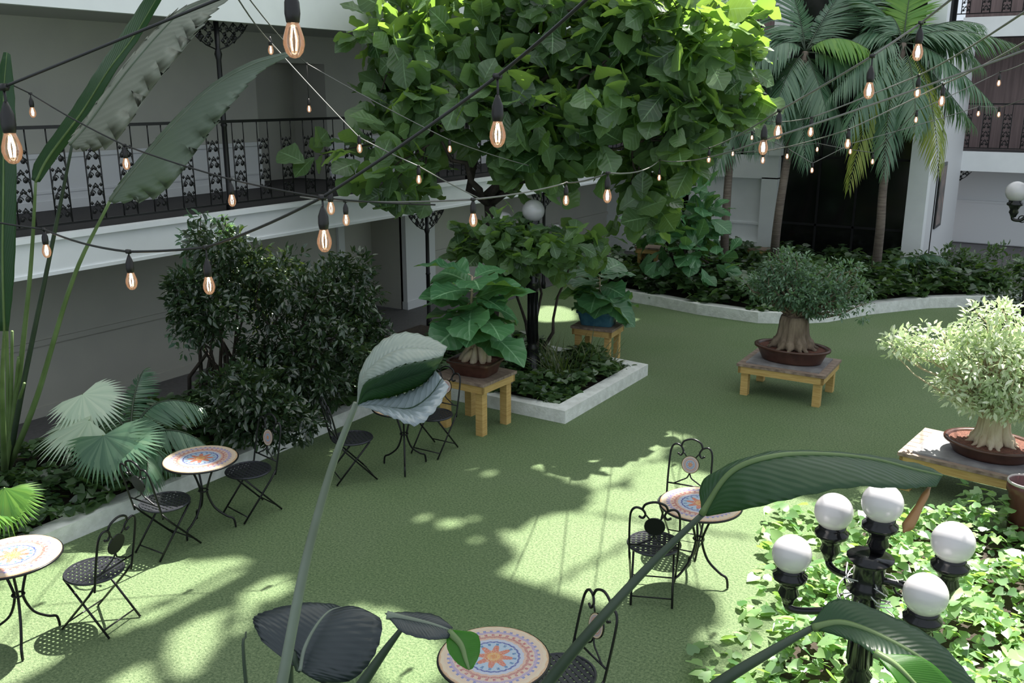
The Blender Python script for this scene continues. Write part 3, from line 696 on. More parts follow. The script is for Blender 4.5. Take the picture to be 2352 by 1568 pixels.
def blob_tips(blobs, n, shell=.45):
    out = []; vol = np.array([b_[3] * b_[4] * b_[5] for b_ in blobs]); vol = vol / vol.sum()
    for i in range(n):
        bb = blobs[nr.choice(len(blobs), p=vol)]; d = nrm(nr.normal(size=3)); r = nr.uniform(shell, 1.0) ** .5
        p = V(*bb[:3]) + d * r * V(*bb[3:6]); out.append((p, d))
    return out
def bonsai(label, loc, rz, pot, blobs, ntips, nper, size, fm, tm, trunk):
    t = thing('bonsai_tree', label, 'bonsai', loc, rz); pot(t); h = trunk['h']; z0 = trunk['z0']
    mb = MB(); r0 = trunk['r']
    for k in range(trunk.get('strands', 9)):
        a = 2 * math.pi * k / trunk.get('strands', 9) + nr.uniform(-.2, .2); e = V(math.cos(a), math.sin(a), 0)
        mb.tube(catmull([e * r0 * 1.45 + ZZ * (z0 - .02), e * r0 * .85 + ZZ * (z0 + h * .15), e * r0 * .58 + ZZ * (z0 + h * .5), e * r0 * .5 + ZZ * (z0 + h)], 3), [r0 * .12] * 2 + [r0 * .34] * 4 + [r0 * .36] * 3 + [r0 * .3], 6)
    mb.lathe((0, 0, z0 - .02), [(r0 * .9, 0), (r0 * .7, h * .2), (r0 * .6, h * .55), (r0 * .62, h * .9), (r0 * .5, h * 1.08), (.01, h * 1.12)], 12)
    mb.build('trunk', tm, t)
    tips = blob_tips(blobs, ntips, .25); mb = MB()
    for i, (p, d) in enumerate(tips):
        if i % 5 == 0: mb.tube(limb((nr.uniform(-.3, .3) * r0, nr.uniform(-.3, .3) * r0, z0 + h * .95), p, .12), [.022, .018, .014, .010, .007, .004], 5)
    mb.build('branches', tm, t)
    mb = MB(); rosettes(mb, tips, nper, size, T_SM, 1.0, .2, jit=.5, droop=.25, offs=size * .5); mb.build('foliage', fm, t)
    return t
bonsai('dark green bonsai with thick ridged trunk in an oval brown pot on the low stand', (-3.36, 12.36, .475), .0,
       lambda t: pot_oval(t, .50, .34, .20, POTBR),
       [(0, 0, 1.02, .62, .5, .26), (-.15, 0, 1.25, .36, .3, .26), (.62, .1, 1.05, .26, .25, .14), (.55, .1, 1.30, .24, .2, .12), (.30, 0, .85, .42, .35, .2), (-.5, 0, 1.0, .22, .3, .16), (.85, .15, .80, .18, .2, .12)],
       640, 10, .068, F_BON, BARK, dict(h=.42, z0=.2, r=.23, strands=12))
bonsai('pale variegated bonsai with aerial roots in a round brown pot at the right edge', (-.66, 10.10, .445), -.1,
       lambda t: pot_oval(t, .44, .36, .14, POTBR),
       [(0, 0, .98, .60, .48, .30), (-.1, 0, 1.32, .32, .3, .26), (-.60, -.05, 1.08, .42, .28, .15), (.42, .1, 1.02, .34, .3, .26), (-.95, -.1, 1.0, .24, .2, .12), (-.2, -.1, .70, .40, .35, .20), (.15, -.1, .62, .45, .35, .18)],
       720, 10, .080, F_VAR, ROOTM, dict(h=.36, z0=.13, r=.17, strands=14))
def fiddle(label, loc, rz, pot, stems, size, root=None):
    t = thing('potted_fiddle_leaf_fig', label, 'potted plant', loc, rz); pot(t); mb = MB(); ml = MB()
    dirs, ups, pos, sc = [], [], [], []
    for (b_, tp, n) in stems:
        pts = limb(b_, tp, .06); mb.tube(pts, [.022, .02, .018, .016, .014, .01], 6)
        for i in range(n):
            t_ = .48 + .52 * i / (n - 1); p = V(*b_) + (V(*tp) - V(*b_)) * t_; a = i * 2.4 + nr.uniform(-.3, .3); el = -.25 + .9 * (i / n) + nr.uniform(-.15, .15)
            d = V(math.cos(a) * math.cos(el), math.sin(a) * math.cos(el), math.sin(el)); dirs.append(d); ups.append(ZZ + nr.normal(size=3) * .25); pos.append(p + d * .04); sc.append(size * nr.uniform(.75, 1.15))
            mb.tube([p, p + d * .06], .006, 4)
    if root:
        for (p, q, r) in root: r *= 1.25; mb.tube(catmull([V(*p), (V(*p) + V(*q)) / 2 + nr.normal(size=3) * .02, V(*q)], 3), [r * .6, r, r * 1.1, r * 1.1, r * .9, r * .7, r * .5], 8)
    mb.build('stem', ROOTM, t)
    ml.scatter(*T_FID2, frames(np.array(dirs), np.array(ups), sc), pos); ml.build('foliage', F_FIC2, t); return t
rt = []
for k in range(9):
    a = k * .7; rt.append(((.20 * math.cos(a), .15 * math.sin(a), .14), (.05 * math.cos(a + .4), .05 * math.sin(a + .4), .30 + .05 * (k % 3)), .035))
rt += [((.04, 0, .15), (.09, .02, .46), .055), ((-.08, .02, .15), (-.10, .03, .40), .05), ((0, 0, .2), (-.01, .02, .5), .04)]
fiddle('big leaved fig on swollen pale roots in a square brown pot on the tall stand', (-6.28, 8.98, .685), .1,
       lambda t: pot_oval(t, .30, .25, .17, POTBR, rect=True), [((.0, 0, .35), (-.03, .0, 1.20), 13), ((-.05, .02, .35), (-.14, .05, .82), 9), ((.03, 0, .35), (.12, -.02, .78), 9)], .60, rt)
fiddle('bright green fig in a blue rectangular pot on the stand behind the planter', (-6.38, 12.45, .565), .2,
       lambda t: pot_oval(t, .31, .22, .22, POTBL, rect=True, soil=CHIPS), [((0, 0, .2), (.0, .0, .75), 12), ((.05, 0, .2), (-.12, .05, .5), 8), ((.05, 0, .2), (.18, .05, .42), 7)], .54)
pr_ = thing('plant_pot', 'oxblood plant pot with pale rim at the right edge above the ground cover', 'pot', (*G(2372, 1185)[:2], 0))
mb = MB(); mb.lathe((0, 0, 0), [(.10, 0), (.13, .22), (.15, .24), (.15, .28), (.135, .28), (.12, .2), (.01, .2)], 24); mb.build('pot_body', POTRD, pr_)
mb = MB(); mb.tube([(.145 * math.cos(a), .145 * math.sin(a), .282) for a in np.linspace(0, 2 * math.pi, 25)], .008, 6, cap=False); mb.build('rim', RIM, pr_)
_p = PY(2362, 1108, 9.15); pr_.location = (_p[0], 9.15, .02); pr_.scale = (1.15, 1.15, max(1.0, (_p[2] - .02) / .28))

# ------------------------------------------------------------------ globe lamp posts
def globe_lamp(label, loc, H_, top, arms, gr, thick=.05):
    t = thing('globe_lamp_post', label, 'lamp post', loc, 0); loc = np.asarray(loc)
    mb = MB(); h = H_
    mb.lathe((0, 0, 0), [(.19, 0), (.19, .06), (.15, .1), (.12, .25), (.075, .38), (.09, .42), (.06, .46), (thick, .5), (thick * .9, h * .62), (thick * 1.5, h * .64), (thick * 1.1, h * .68), (thick * 1.2, h - .25), (thick * 1.7, h - .22), (thick * 1.2, h - .18), (thick * 1.3, h - .05), (thick * 1.9, h)], 16)
    for k in range(8):
        a = k * .785; mb.tube([(thick * math.cos(a), thick * math.sin(a), .5), (thick * .95 * math.cos(a), thick * .95 * math.sin(a), h * .6)], .008, 4)
    mb.build('post', IRONG, t)
    def holder(p):
        mb = MB(); mb.lathe(p - ZZ * (gr + .20), [(.035, -.02), (.05, .02), (.068, .05), (.055, .09), (.08, .14), (.108, .155), (.11, .18), (.085, .20), (.09, .215), (.07, .24)], 16); return mb.build('globe_holder', IRONG, t)
    def globe(p, par):
        mb = MB(); prof = [(max(.002, gr * math.sin(q)), -gr * math.cos(q)) for q in np.linspace(0.02, math.pi - .02, 19)]; mb.lathe(p, prof, 28); return mb.build('globe', OPAL, par)
    hd = holder(top - loc); globe(top - loc, hd)
    for p in arms:
        q = p - loc; base = q - ZZ * (gr + .20); d = nrm(V(q[0], q[1], 0)); mb = MB()
        root = V(0, 0, base[2] - .02)
        mb.tube(catmull([root + d * .03, root + d * .15 + ZZ * .01, V(base[0], base[1], base[2] - .06) - d * .10, V(base[0], base[1], base[2] - .05), base + ZZ * .03], 4), .024, 8)
        mb.tube([root + d * .2 - ZZ * .02 + (d * math.cos(k) + ZZ * math.sin(k)) * .05 for k in np.linspace(0, 6, 10)], .009, 5)
        mb.build('arm', IRONG, t)
        hd = holder(q); globe(q, hd)
    return t
base = V(-.93, 5.56, 0)
L1 = globe_lamp('near black lamp post with five white globes at lower right', base, 1.24, D(2027, 1155, 5.7), [D(1915, 1175, 6.1), D(1819, 1272, 5.9), D(2189, 1245, 5.5), D(2126, 1365, 5.3)], .124, .075)
top2 = D(1225, 484, 12.7)
globe_lamp('black lamp post with white globes standing in the middle planter under the big tree', V(top2[0], top2[1], .1), top2[2] - .42, top2, [D(1155, 512, 12.8), D(1275, 540, 13.2)], .155, .075)
top3 = D(2335, 440, 13.5)
globe_lamp('distant lamp post globe cut by the right edge in front of the far wall', V(top3[0] + .32, top3[1], 0), top3[2] + .1, top3 + V(.32, 0, .35), [top3], .15)
mb = MB()
for k in range(5):
    pts = [base + V(0, 0, 1.05)]; a = k * 1.3
    pts = [base + V(.115 * math.cos(a + i * .9) * (1 + .6 * math.sin(i * k + 1)), .115 * math.sin(a + i * .9) * (1 + .6 * math.sin(i * k + 1)), 1.12 - i * .035) for i in range(9)]
    mb.tube(catmull(pts, 3), .005, 4)
mb.tube(catmull([base + V(-.06, 0, 1.1), base + V(-.02, -.09, .95), base + V(.08, -.16, .85), base + V(.20, -.2, .78), base + V(.28, -.22, .95)], 4), .004, 4)
tag(recenter(mb.build('wire_strand', WCHAIN), base), 'tangled pale wire wound round the top of the near lamp post', 'wire')

# ------------------------------------------------------------------ string lights
def slen(ps): return ps
def string_light(label, start, bulbs, end, sag=.02, wm=WIRE, r=.006, sock=SOCK):
    """bulbs: (x, y, glass width px, drop px)"""
    pts = [D(*start)]; bl = []
    for (x, y, w_, dr) in bulbs:
        d = .052 * F / w_; g = D(x, y, d); att = g + ZZ * (dr * d / F); pts.append(att); bl.append((g, att, w_ > 17))
    pts.append(D(*end)); o = pts[0]
    t = thing('string_light', label, 'string lights', o, 0, 'string lights across the courtyard')
    full = []
    for a, b_ in zip(pts[:-1], pts[1:]):
        L_ = np.linalg.norm(b_ - a); n = 8
        for i in range(n): q = i / n; full.append(a + (b_ - a) * q - ZZ * (sag * L_ * 4 * q * (1 - q)) - o)
    full.append(pts[-1] - o); mb = MB(); mb.tube(full, r, 5); mb.build('cord', wm, t)
    for g, att, big in bl:
        att = att - o; g = g - o; top = g + ZZ * .075
        mb = MB(); mb.tube([att, att * .5 + top * .5 + V(.002, 0, 0), top + ZZ * .03], .004, 5); mb.tube([att + V(-.012, 0, 0), att + V(.012, 0, 0)], .011, 6)
        mb.lathe(top - ZZ * .035, [(.013, -.002), (.016, 0), (.019, .02), (.018, .045), (.011, .065), (.005, .08)], 10); s = mb.build('socket', sock, t)
        mb = MB(); mb.lathe(g, [(.002, -.042), (.012, -.039), (.021, -.028), (.026, -.010), (.025, .005), (.019, .025), (.014, .04)], 14)
        gb = mb.build('bulb', BULB, t)
        mb = MB(); 
        for k in range(4):
            a = k * 1.57; mb.tube([g + V(.003 * math.cos(a), .003 * math.sin(a), .03), g + V(.009 * math.cos(a), .009 * math.sin(a), 0), g + V(.006 * math.cos(a), .006 * math.sin(a), -.024)], .0022, 4)
        mb.build('filament', FIL, gb)
    return t
string_light('thick black cord with two large amber bulbs at the upper left, nearest the camera', (-160, 285, 2.6), [(27, 340, 45, 135), (675, 92, 50, 150)], (1000, -260, 2.2), .0, r=.0042)
string_light('string of small bulbs running behind the long leaves at upper left', (-60, 150, 7), [(75, 258, 15, 42), (290, 376, 17, 42), (533, 460, 18, 48), (760, 478, 19, 22)], (1000, 470, 6), .01)
string_light('dark cord with amber bulbs dipping before the left fascia, rising across the big tree', (-60, 500, 5.5), [(107, 576, 20, 50), (302, 645, 26, 68), (480, 655, 27, 88), (745, 552, 34, 98), (1143, 308, 38, 128)], (1420, -70, 2.4), .012)
string_light('grey cord with bulbs crossing level in front of the big tree and slab', (690, 452, 7), [(795, 505, 17, 43), (1087, 505, 20, 47), (1300, 460, 15, 40), (1395, 450, 20, 52), (1514, 408, 9, 40), (1753, 338, 22, 15)], (2500, 60, 4.5), .008, WIREG)
string_light('thin cord descending from the top left into the tree, left of the two', (530, -30, 6), [(622, 115, 13, 18), (826, 341, 13, 25), (962, 412, 13, 30)], (1100, 455, 9), .01, WIREG)
string_light('thin cord descending from the top left into the tree, right of the two', (552, -30, 7), [(710, 250, 10, 100), (1033, 342, 10, 20)], (1214, 380, 12), .01, WIREG)
string_light('thickest cord at upper right, doubled, with two long bulbs', (2330, -120, 3.6), [(2108, 120, 24, 64), (1996, 208, 24, 76), (1787, 303, 20, 48), (1628, 366, 10, 26)], (1555, 348, 16), .004, WIREG)
string_light('second cord at the upper right crossing the upper slab', (2480, -60, 3.5), [(2107, 212, 15, 38), (1862, 303, 14, 32), (1739, 281, 7, 10)], (1555, 350, 16), .006, WIREG)
string_light('third cord at the upper right with bulb over the yellowing frond', (2480, 20, 4), [(2163, 232, 15, 38), (1947, 330, 14, 32), (1752, 368, 10, 20), (1683, 353, 7, 10)], (1540, 352, 16), .006, WIREG)
string_light('fourth thin cord at the right edge with small bulbs by the dark railing', (2480, 70, 6), [(2294, 191, 9, 25), (2104, 275, 9, 20), (2004, 371, 8, 20), (1877, 343, 7, 14), (1589, 373, 7, 12)], (1500, 362, 17), .006, WIREG)
string_light('lowest thin cord at the right edge with tiny distant bulbs', (2480, 160, 8), [(2294, 263, 8, 16), (2247, 261, 8, 16), (1953, 348, 8, 18), (1865, 391, 8, 16), (1808, 359, 8, 18), (1727, 316, 7, 14)], (1540, 360, 17), .006, WIREG)

# ------------------------------------------------------------------ big tree in the planter
TO = V(-8.0, 11.85, .1)
tree = thing('fiddle_leaf_fig_tree', 'big tree with large rounded leaves growing from the middle planter', 'tree', TO)
mb = MB(); fork = D(1125, 470, 13.7)
mb.tube(catmull([V(0, 0, 0), (fork - TO) * .5 + V(.08, 0, 0), fork - TO], 4), [.12, .11, .105, .10, .095, .09, .09, .085, .085], 8)
cl = [D(*p) for p in [(1000, 300, 12.8), (1150, 200, 13), (1230, 100, 13.2), (1380, 150, 12.2), (1520, 180, 12.6), (1600, 80, 12.2), (950, 120, 13.2), (1180, 380, 13), (1450, 330, 12.8), (1385, 0, 12.5)]]
for c in cl: mb.tube(limb(fork - TO, c - TO, .08, 7), [.06, .055, .05, .042, .035, .028, .02, .014], 6)
mb.build('trunk', BARKD, tree)
# crown blobs: image ellipse centre, radii in px, depth, depth radius
CB = [(920, 90, 110, 95, 13.2, .8), (1050, 60, 160, 100, 13.4, 1.0), (1250, 60, 170, 120, 13.2, 1.1), (1450, 60, 170, 120, 12.8, 1.1), (1620, 70, 110, 110, 12.2, .8), (1080, 200, 190, 110, 13.2, 1.0),
      (1300, 220, 180, 120, 12.9, 1.1), (1520, 210, 150, 120, 12.6, 1.0), (1640, 200, 90, 85, 12.2, .6), (1180, 320, 130, 80, 13.2, .9), (1420, 320, 130, 70, 12.8, .8), (930, 230, 90, 60, 13.0, .6),
      (1560, 310, 60, 60, 12.5, .5), (900, 350, 130, 45, 12.8, .5), (930, 400, 80, 40, 12.6, .4), (1240, 390, 80, 40, 13, .5), (1350, -60, 420, 90, 13.4, 1.6), (1480, 430, 60, 60, 13.4, .4), (1450, 510, 55, 60, 13.2, .3), (745, 345, 45, 30, 12.8, .3)]
tips = []
wts = np.array([b_[2] * b_[3] for b_ in CB], float); wts /= wts.sum()
for i in range(400):
    b_ = CB[nr.choice(len(CB), p=wts)]; q = nrm(nr.normal(size=3)) * nr.uniform(.15, 1) ** .45
    p = D(b_[0] + q[0] * b_[2], b_[1] + q[1] * b_[3], b_[4] + q[2] * b_[5]); p[0] = max(p[0], -9.2 + .1 * q[0]); tips.append((p - TO, nrm(RR * q[0] - UP * q[1] + FW * q[2])))
for i, (p, a) in enumerate(tips):
    if i % 4 == 0:
        c = min(cl, key=lambda c: np.linalg.norm(c - TO - p)) - TO
        mbx = mb if False else None
mb = MB()
for i, (p, a) in enumerate(tips):
    if i % 2 == 0:
        c = min(cl, key=lambda c: np.linalg.norm(c - TO - p)) - TO; mb.tube(limb(c, p, .08, 4), [.018, .015, .012, .009, .006], 5)
mb.build('branches', BARKD, tree)
mb = MB(); rosettes(mb, tips, 8, .42, T_FID, .9, .25, jit=.75, droop=.35, offs=.05); mb.build('foliage', F_FIC, tree)
# smaller leafy growth round the lamp head
t2 = thing('young_fig_tree', 'low leafy fig growth around the lamp head in the middle planter', 'shrub', (-6.9, 11.4, .1)); o2 = V(-6.9, 11.4, .1)
tips = []
for b_ in [(1160, 540, 40, 30, 12.3, .2), (1260, 560, 60, 30, 12.3, .3), (1215, 575, 60, 30, 12.2, .2), (1250, 550, 120, 45, 12.9, .5), (1180, 560, 60, 40, 13.0, .4), (1330, 580, 50, 40, 12.7, .3), (1090, 560, 40, 30, 12.8, .3), (1180, 620, 40, 30, 13.1, .3)]:
    for i in range(14):
        q = nr.uniform(-1, 1, 3); tips.append((D(b_[0] + q[0] * b_[2], b_[1] + q[1] * b_[3], b_[4] + q[2] * b_[5]) - o2, nrm(nr.normal(size=3))))
mb = MB(); rosettes(mb, tips, 6, .25, T_FID, .9, .25, jit=.35, droop=.2); mb.build('foliage', F_FIC, t2)
mb = MB()
for k, (x, y) in enumerate([(1180, 640), (1310, 600), (1260, 560)]): mb.tube(limb(V(0, 0, 0), D(x, y, 12.9) - o2, .08, 6), [.03, .028, .025, .02, .018, .014, .008], 6)
for i, (p, a) in enumerate(tips):
    if i % 3 == 0: mb.tube(limb(D(1240, 600, 12.9) - o2, p, .1, 4), [.012, .01, .009, .007, .005], 5)
mb.build('branches', BARKD, t2)

# ------------------------------------------------------------------ dark shrub in the left bed
def shrub(name, label, base_, px_blobs, n, nper, size, fm, bm=BARKD, tpl=T_SM, jit=.5, stems=14, cat='shrub', droop=.3, ups=.2):
    t = thing(name, label, cat, base_); o = np.asarray(base_, float); tips = []
    wt = np.array([b_[2] * b_[3] for b_ in px_blobs], float); wt /= wt.sum()
    for i in range(n):
        b_ = px_blobs[nr.choice(len(px_blobs), p=wt)]; q = nrm(nr.normal(size=3)) * nr.uniform(.1, 1) ** .45
        p = D(b_[0] + q[0] * b_[2], b_[1] + q[1] * b_[3], b_[4] + q[2] * b_[5]); p[2] = max(p[2], .12); tips.append((p - o, nrm(RR * q[0] - UP * q[1] * 1.0 + FW * q[2])))
    mb = MB()
    for k in range(stems):
        p, a = tips[k * (n // stems)]; mb.tube(limb(V(nr.uniform(-.15, .15), nr.uniform(-.15, .15), 0), p, .1, 6), np.array([.03, .026, .022, .018, .014, .01, .005]) * (1 if stems > 5 else .6), 5)
    mb.build('stems', bm, t)
    mb = MB(); rosettes(mb, tips, nper, size, tpl, 1.0, ups, jit=jit, droop=droop, offs=size * .4); mb.build('foliage', fm, t)
    return t
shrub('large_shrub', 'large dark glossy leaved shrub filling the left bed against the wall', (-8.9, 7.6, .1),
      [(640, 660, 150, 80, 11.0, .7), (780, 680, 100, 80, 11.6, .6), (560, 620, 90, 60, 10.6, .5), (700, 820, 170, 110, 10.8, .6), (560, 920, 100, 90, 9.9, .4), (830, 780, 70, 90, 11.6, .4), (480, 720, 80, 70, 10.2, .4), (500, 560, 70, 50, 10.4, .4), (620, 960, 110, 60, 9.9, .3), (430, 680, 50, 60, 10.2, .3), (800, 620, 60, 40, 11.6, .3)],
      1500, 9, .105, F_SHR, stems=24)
# ground covers -------------------------------------------------------------
def cover(name, label, region, n, size, fm, h=(.1, .35), tpl=T_HEART, cat='ground cover', flat=.5, zb=.1):
    """region: list of world (x,y) polygon"""
    reg = [tuple(q) for q in region]; x0, x1 = min(q[0] for q in reg), max(q[0] for q in reg); y0, y1 = min(q[1] for q in reg), max(q[1] for q in reg)
    P = []
    while len(P) < n:
        X = nr.uniform(x0, x1, 4000); Y = nr.uniform(y0, y1, 4000); k = inpoly(X, Y, reg); P += list(zip(X[k], Y[k]))
    P = np.array(P[:n]); hh = h[0] + (h[1] - h[0]) * (.5 + .5 * np.sin(P[:, 0] * 5.1 + 2 * np.sin(P[:, 1] * 3.3))) * nr.uniform(.3, 1, n)
    pos = np.column_stack([P, zb + hh]); a = nr.uniform(0, 2 * math.pi, n); dirs = np.column_stack([np.cos(a), np.sin(a), nr.uniform(-.5, .4, n)])
    ups = np.column_stack([nr.normal(0, flat, n), nr.normal(0, flat, n), np.ones(n)])
    mb = MB(); mb.scatter(*tpl, frames(dirs, ups, nr.uniform(.6, 1.2, n) * size), pos)
    o = recenter(mb.build(name, fm), (float(P[:, 0].mean()), float(P[:, 1].mean()), 0)); return tag(o, label, cat, kind='stuff')
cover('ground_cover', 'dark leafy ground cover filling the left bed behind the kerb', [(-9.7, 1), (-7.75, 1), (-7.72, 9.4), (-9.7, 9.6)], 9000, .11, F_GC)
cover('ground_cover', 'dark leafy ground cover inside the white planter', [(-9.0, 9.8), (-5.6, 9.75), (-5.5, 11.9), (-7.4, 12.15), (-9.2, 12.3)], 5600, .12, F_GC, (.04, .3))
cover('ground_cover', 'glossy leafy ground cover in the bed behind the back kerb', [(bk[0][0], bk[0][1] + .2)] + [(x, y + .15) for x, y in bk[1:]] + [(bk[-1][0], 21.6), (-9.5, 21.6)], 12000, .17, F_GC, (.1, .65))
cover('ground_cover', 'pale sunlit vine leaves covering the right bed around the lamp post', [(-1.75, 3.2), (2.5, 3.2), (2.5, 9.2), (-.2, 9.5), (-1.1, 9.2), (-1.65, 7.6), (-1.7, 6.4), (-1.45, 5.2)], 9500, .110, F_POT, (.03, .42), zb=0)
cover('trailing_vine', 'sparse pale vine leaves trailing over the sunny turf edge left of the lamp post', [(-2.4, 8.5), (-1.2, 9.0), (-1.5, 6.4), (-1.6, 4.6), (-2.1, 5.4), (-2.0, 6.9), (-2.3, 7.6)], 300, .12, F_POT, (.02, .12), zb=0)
mb = MB(); mb.box((-1.5, 2.5, 0), (3, 9.1, .03)); struct(mb.build('garden_soil_right', SOIL, smooth=False))
# strappy grass tuft in planter
def tuft(label, c, n, L_, fm, name='strap_grass'):
    a = nr.uniform(0, 6.28, n); el = nr.uniform(.6, 1.4, n); dirs = np.column_stack([np.cos(a) * np.cos(el), np.sin(a) * np.cos(el), np.sin(el)])
    tv = np.array([(0, -.012, 0), (0, .012, 0), (.4, -.014, 0), (.4, .014, 0), (.75, -.010, -.06), (.75, .010, -.06), (1, 0, -.2)])
    mb = MB(); mb.scatter(tv, T_STRIP[1], T_STRIP[2], frames(dirs, np.tile(ZZ, (n, 1)) + nr.normal(0, .3, (n, 3)), nr.uniform(.6, 1.1, n) * L_), np.column_stack([nr.normal(0, .12, n), nr.normal(0, .12, n), np.zeros(n)]))
    o = mb.build(name, fm); o.location = Vector(c); return tag(o, label, 'grass')
tuft('spiky strap leaved tuft in the middle planter right of the lamp post', (-6.25, 10.9, .1), 90, .65, F_GRS)
tuft('spiky strap leaved tuft in the middle planter in front of the blue pot stand', (-5.95, 11.5, .1), 60, .6, F_GRS)
# leafy bushes in the back bed
shrub('broad_leaf_plant', 'split leaf plant with large shiny leaves in front of the back wall', (*G(1570, 660)[:2], .1),
      [(1560, 480, 70, 70, 18.6, .4), (1590, 590, 70, 50, 18.0, .4), (1520, 560, 40, 60, 18.4, .3), (1600, 520, 50, 50, 18.5, .3)], 40, 5, .42, F_FIC2, tpl=T_FID, jit=.4, stems=10, cat='plant')
shrub('dark_bush', 'dark bush in the back bed to the right of the far palm trunk', (*G(2180, 670)[:2], .1),
      [(2180, 610, 100, 40, 19.5, .5), (2290, 600, 70, 35, 20, .4), (2130, 640, 80, 30, 19, .4), (2300, 670, 80, 40, 18.4, .4)], 260, 7, .14, F_GC, stems=8)
shrub('dark_bush', 'dark low bush at the far right edge beyond the turf', (*G(2320, 720)[:2], 0),
      [(2320, 700, 80, 30, 16.5, .4)], 90, 7, .13, F_SHR, stems=5)
shrub('small_shrub', 'thin airy shrub rising behind the dark shrub against the left fascia', (-9.3, 7.3, .1),
      [(480, 540, 60, 50, 10.9, .3), (440, 620, 40, 40, 10.8, .3), (420, 750, 30, 70, 10.6, .2)], 90, 6, .10, F_PAL, stems=6)

# ------------------------------------------------------------------ palms
def frond(mb, p0, p1, p2, ll, n=34, droop=.45, wid=1.0, mi=0, stem_mi=1, bare=.18, up=None):
    P0, P1, P2 = map(lambda q: np.asarray(q, float), (p0, p1, p2)); B = lambda t: P0 * (1 - t) ** 2 + P1 * 2 * t * (1 - t) + P2 * t * t
    L_ = np.linalg.norm(P1 - P0) + np.linalg.norm(P2 - P1)
    mb.tube([B(t) for t in np.linspace(0, 1, 12)], list(np.linspace(.016, .003, 12)), 5, stem_mi)
    dirs, ups, pos, sc = [], [], [], []
    for i in range(n):
        t = bare + (1 - bare) * i / (n - 1); T = nrm(B(min(1, t + .02)) - B(t - .02)); u = ZZ if up is None else up
        sd_ = np.cross(T, u); 
        if np.linalg.norm(sd_) < .25: sd_ = np.cross(T, RR) + sd_
        sd_ = nrm(sd_); nn_ = np.cross(sd_, T)
        for s in (-1, 1):
            e = (t - bare) / (1 - bare); d = nrm(sd_ * s * (1 - .45 * e) + T * (.55 + .5 * e) - ZZ * droop + nr.normal(size=3) * .05)
            dirs.append(d); ups.append(nrm(nn_ + sd_ * s * .4)); pos.append(B(t)); sc.append(ll * (math.sin(math.pi * (.15 + .8 * e)) * .85 + .15) * nr.uniform(.9, 1.1))
    tv = T_STRIP[0] * V(1, wid, 1); mb.scatter(tv, T_STRIP[1], T_STRIP[2], frames(np.array(dirs), np.array(ups), sc), pos, mi)
def palm(label, foot, trunk_px, crown, d, fr, r=.085):
    cx0, cy0 = crown; fr = fr + [(cx0 + math.cos(a) * 90, cy0 - 60 - 40 * abs(math.sin(a)), cx0 + math.cos(a) * 190, cy0 + nr.uniform(-60, 130), 'g', .1) for a in np.linspace(.2, 6.0, 8)]; fr = [(a, b_, c, dd_, k, min(q, .15)) for a, b_, c, dd_, k, q in fr]; t = thing('palm_tree', label, 'palm', foot); o = np.asarray(foot, float)
    top = D(*crown, d); mb = MB(); pts = [o] + [D(x, y, d) for x, y in trunk_px] + [top]
    pts = catmull(pts, 5); n = len(pts); mb.tube([p - o for p in pts], [r * (1.15 - .35 * i / n) for i in range(n)], 10); mb.build('trunk', PALMBARK, t)
    for (mx_, my_, tx, ty, kind, dd) in fr:
        mb = MB(); a = top - o; c = D(mx_, my_, d + dd * .6) - o; e = D(tx, ty, d + dd) - o
        m = {'g': F_PAL, 'y': F_PALY, 'b': F_PALG}[kind]; L_ = np.linalg.norm(e - a)
        frond(mb, a, c, e, .80, n=40, wid=.62, droop=.5 if ty > my_ else .25, bare=.15); mb.build('frond', [m, STEMD], t)
    return t
G3 = lambda x, y: tuple(G(x, y, .1))
palm('palm with a dark slender trunk in front of the white panelled wall', G3(1662, 632), [(1668, 480)], (1690, 190), 19.6,
     [(1640, 130, 1560, 260, 'g', -.5), (1640, 170, 1600, 340, 'g', .4), (1700, 220, 1640, 400, 'g', -.4), (1740, 200, 1730, 350, 'g', -.8), (1740, 100, 1800, 230, 'g', -.3), (1650, 60, 1580, 60, 'g', .5), (1700, 60, 1740, -40, 'g', .3), (1760, 80, 1840, 60, 'g', .7), (1760, 180, 1810, 320, 'g', .6)])
palm('palm with a leaning twin ringed trunk at the left side of the dark opening', G3(1775, 632), [(1790, 480)], (1850, 120), 19.2,
     [(1800, 60, 1730, 160, 'g', -.5), (1800, 150, 1760, 330, 'g', -.8), (1840, 220, 1850, 380, 'g', -.6), (1930, 120, 2000, 190, 'g', -.8), (1900, 200, 1960, 340, 'g', -.6), (1930, 30, 2010, -10, 'g', .4), (1840, 20, 1800, -60, 'g', .4), (1910, 60, 1990, 110, 'b', -.9), (1900, 20, 1960, -50, 'g', .2), (1950, 60, 2040, 130, 'g', .4), (1880, 180, 1900, 260, 'g', -.9)])
palm('palm with a pale ringed trunk before the dark opening and long hanging fronds', G3(2008, 652), [(2022, 520), (2032, 400)], (2075, 100), 18.8,
     [(2040, 190, 2030, 400, 'g', -1.0), (2150, 170, 2155, 395, 'y', -1.0), (2000, 200, 1950, 430, 'y', -.7), (2150, 90, 2290, 250, 'g', -.8), (2160, 40, 2330, 100, 'g', -.6), (2150, 170, 2240, 290, 'g', .3), (2020, 80, 1900, 230, 'g', -.6), (2040, 20, 1960, -20, 'g', .4), (2120, 40, 2200, 60, 'g', .8), (2080, 30, 2100, -60, 'b', .2), (2010, 150, 1930, 330, 'g', -1.1), (2110, 190, 2100, 300, 'g', -1.2)])
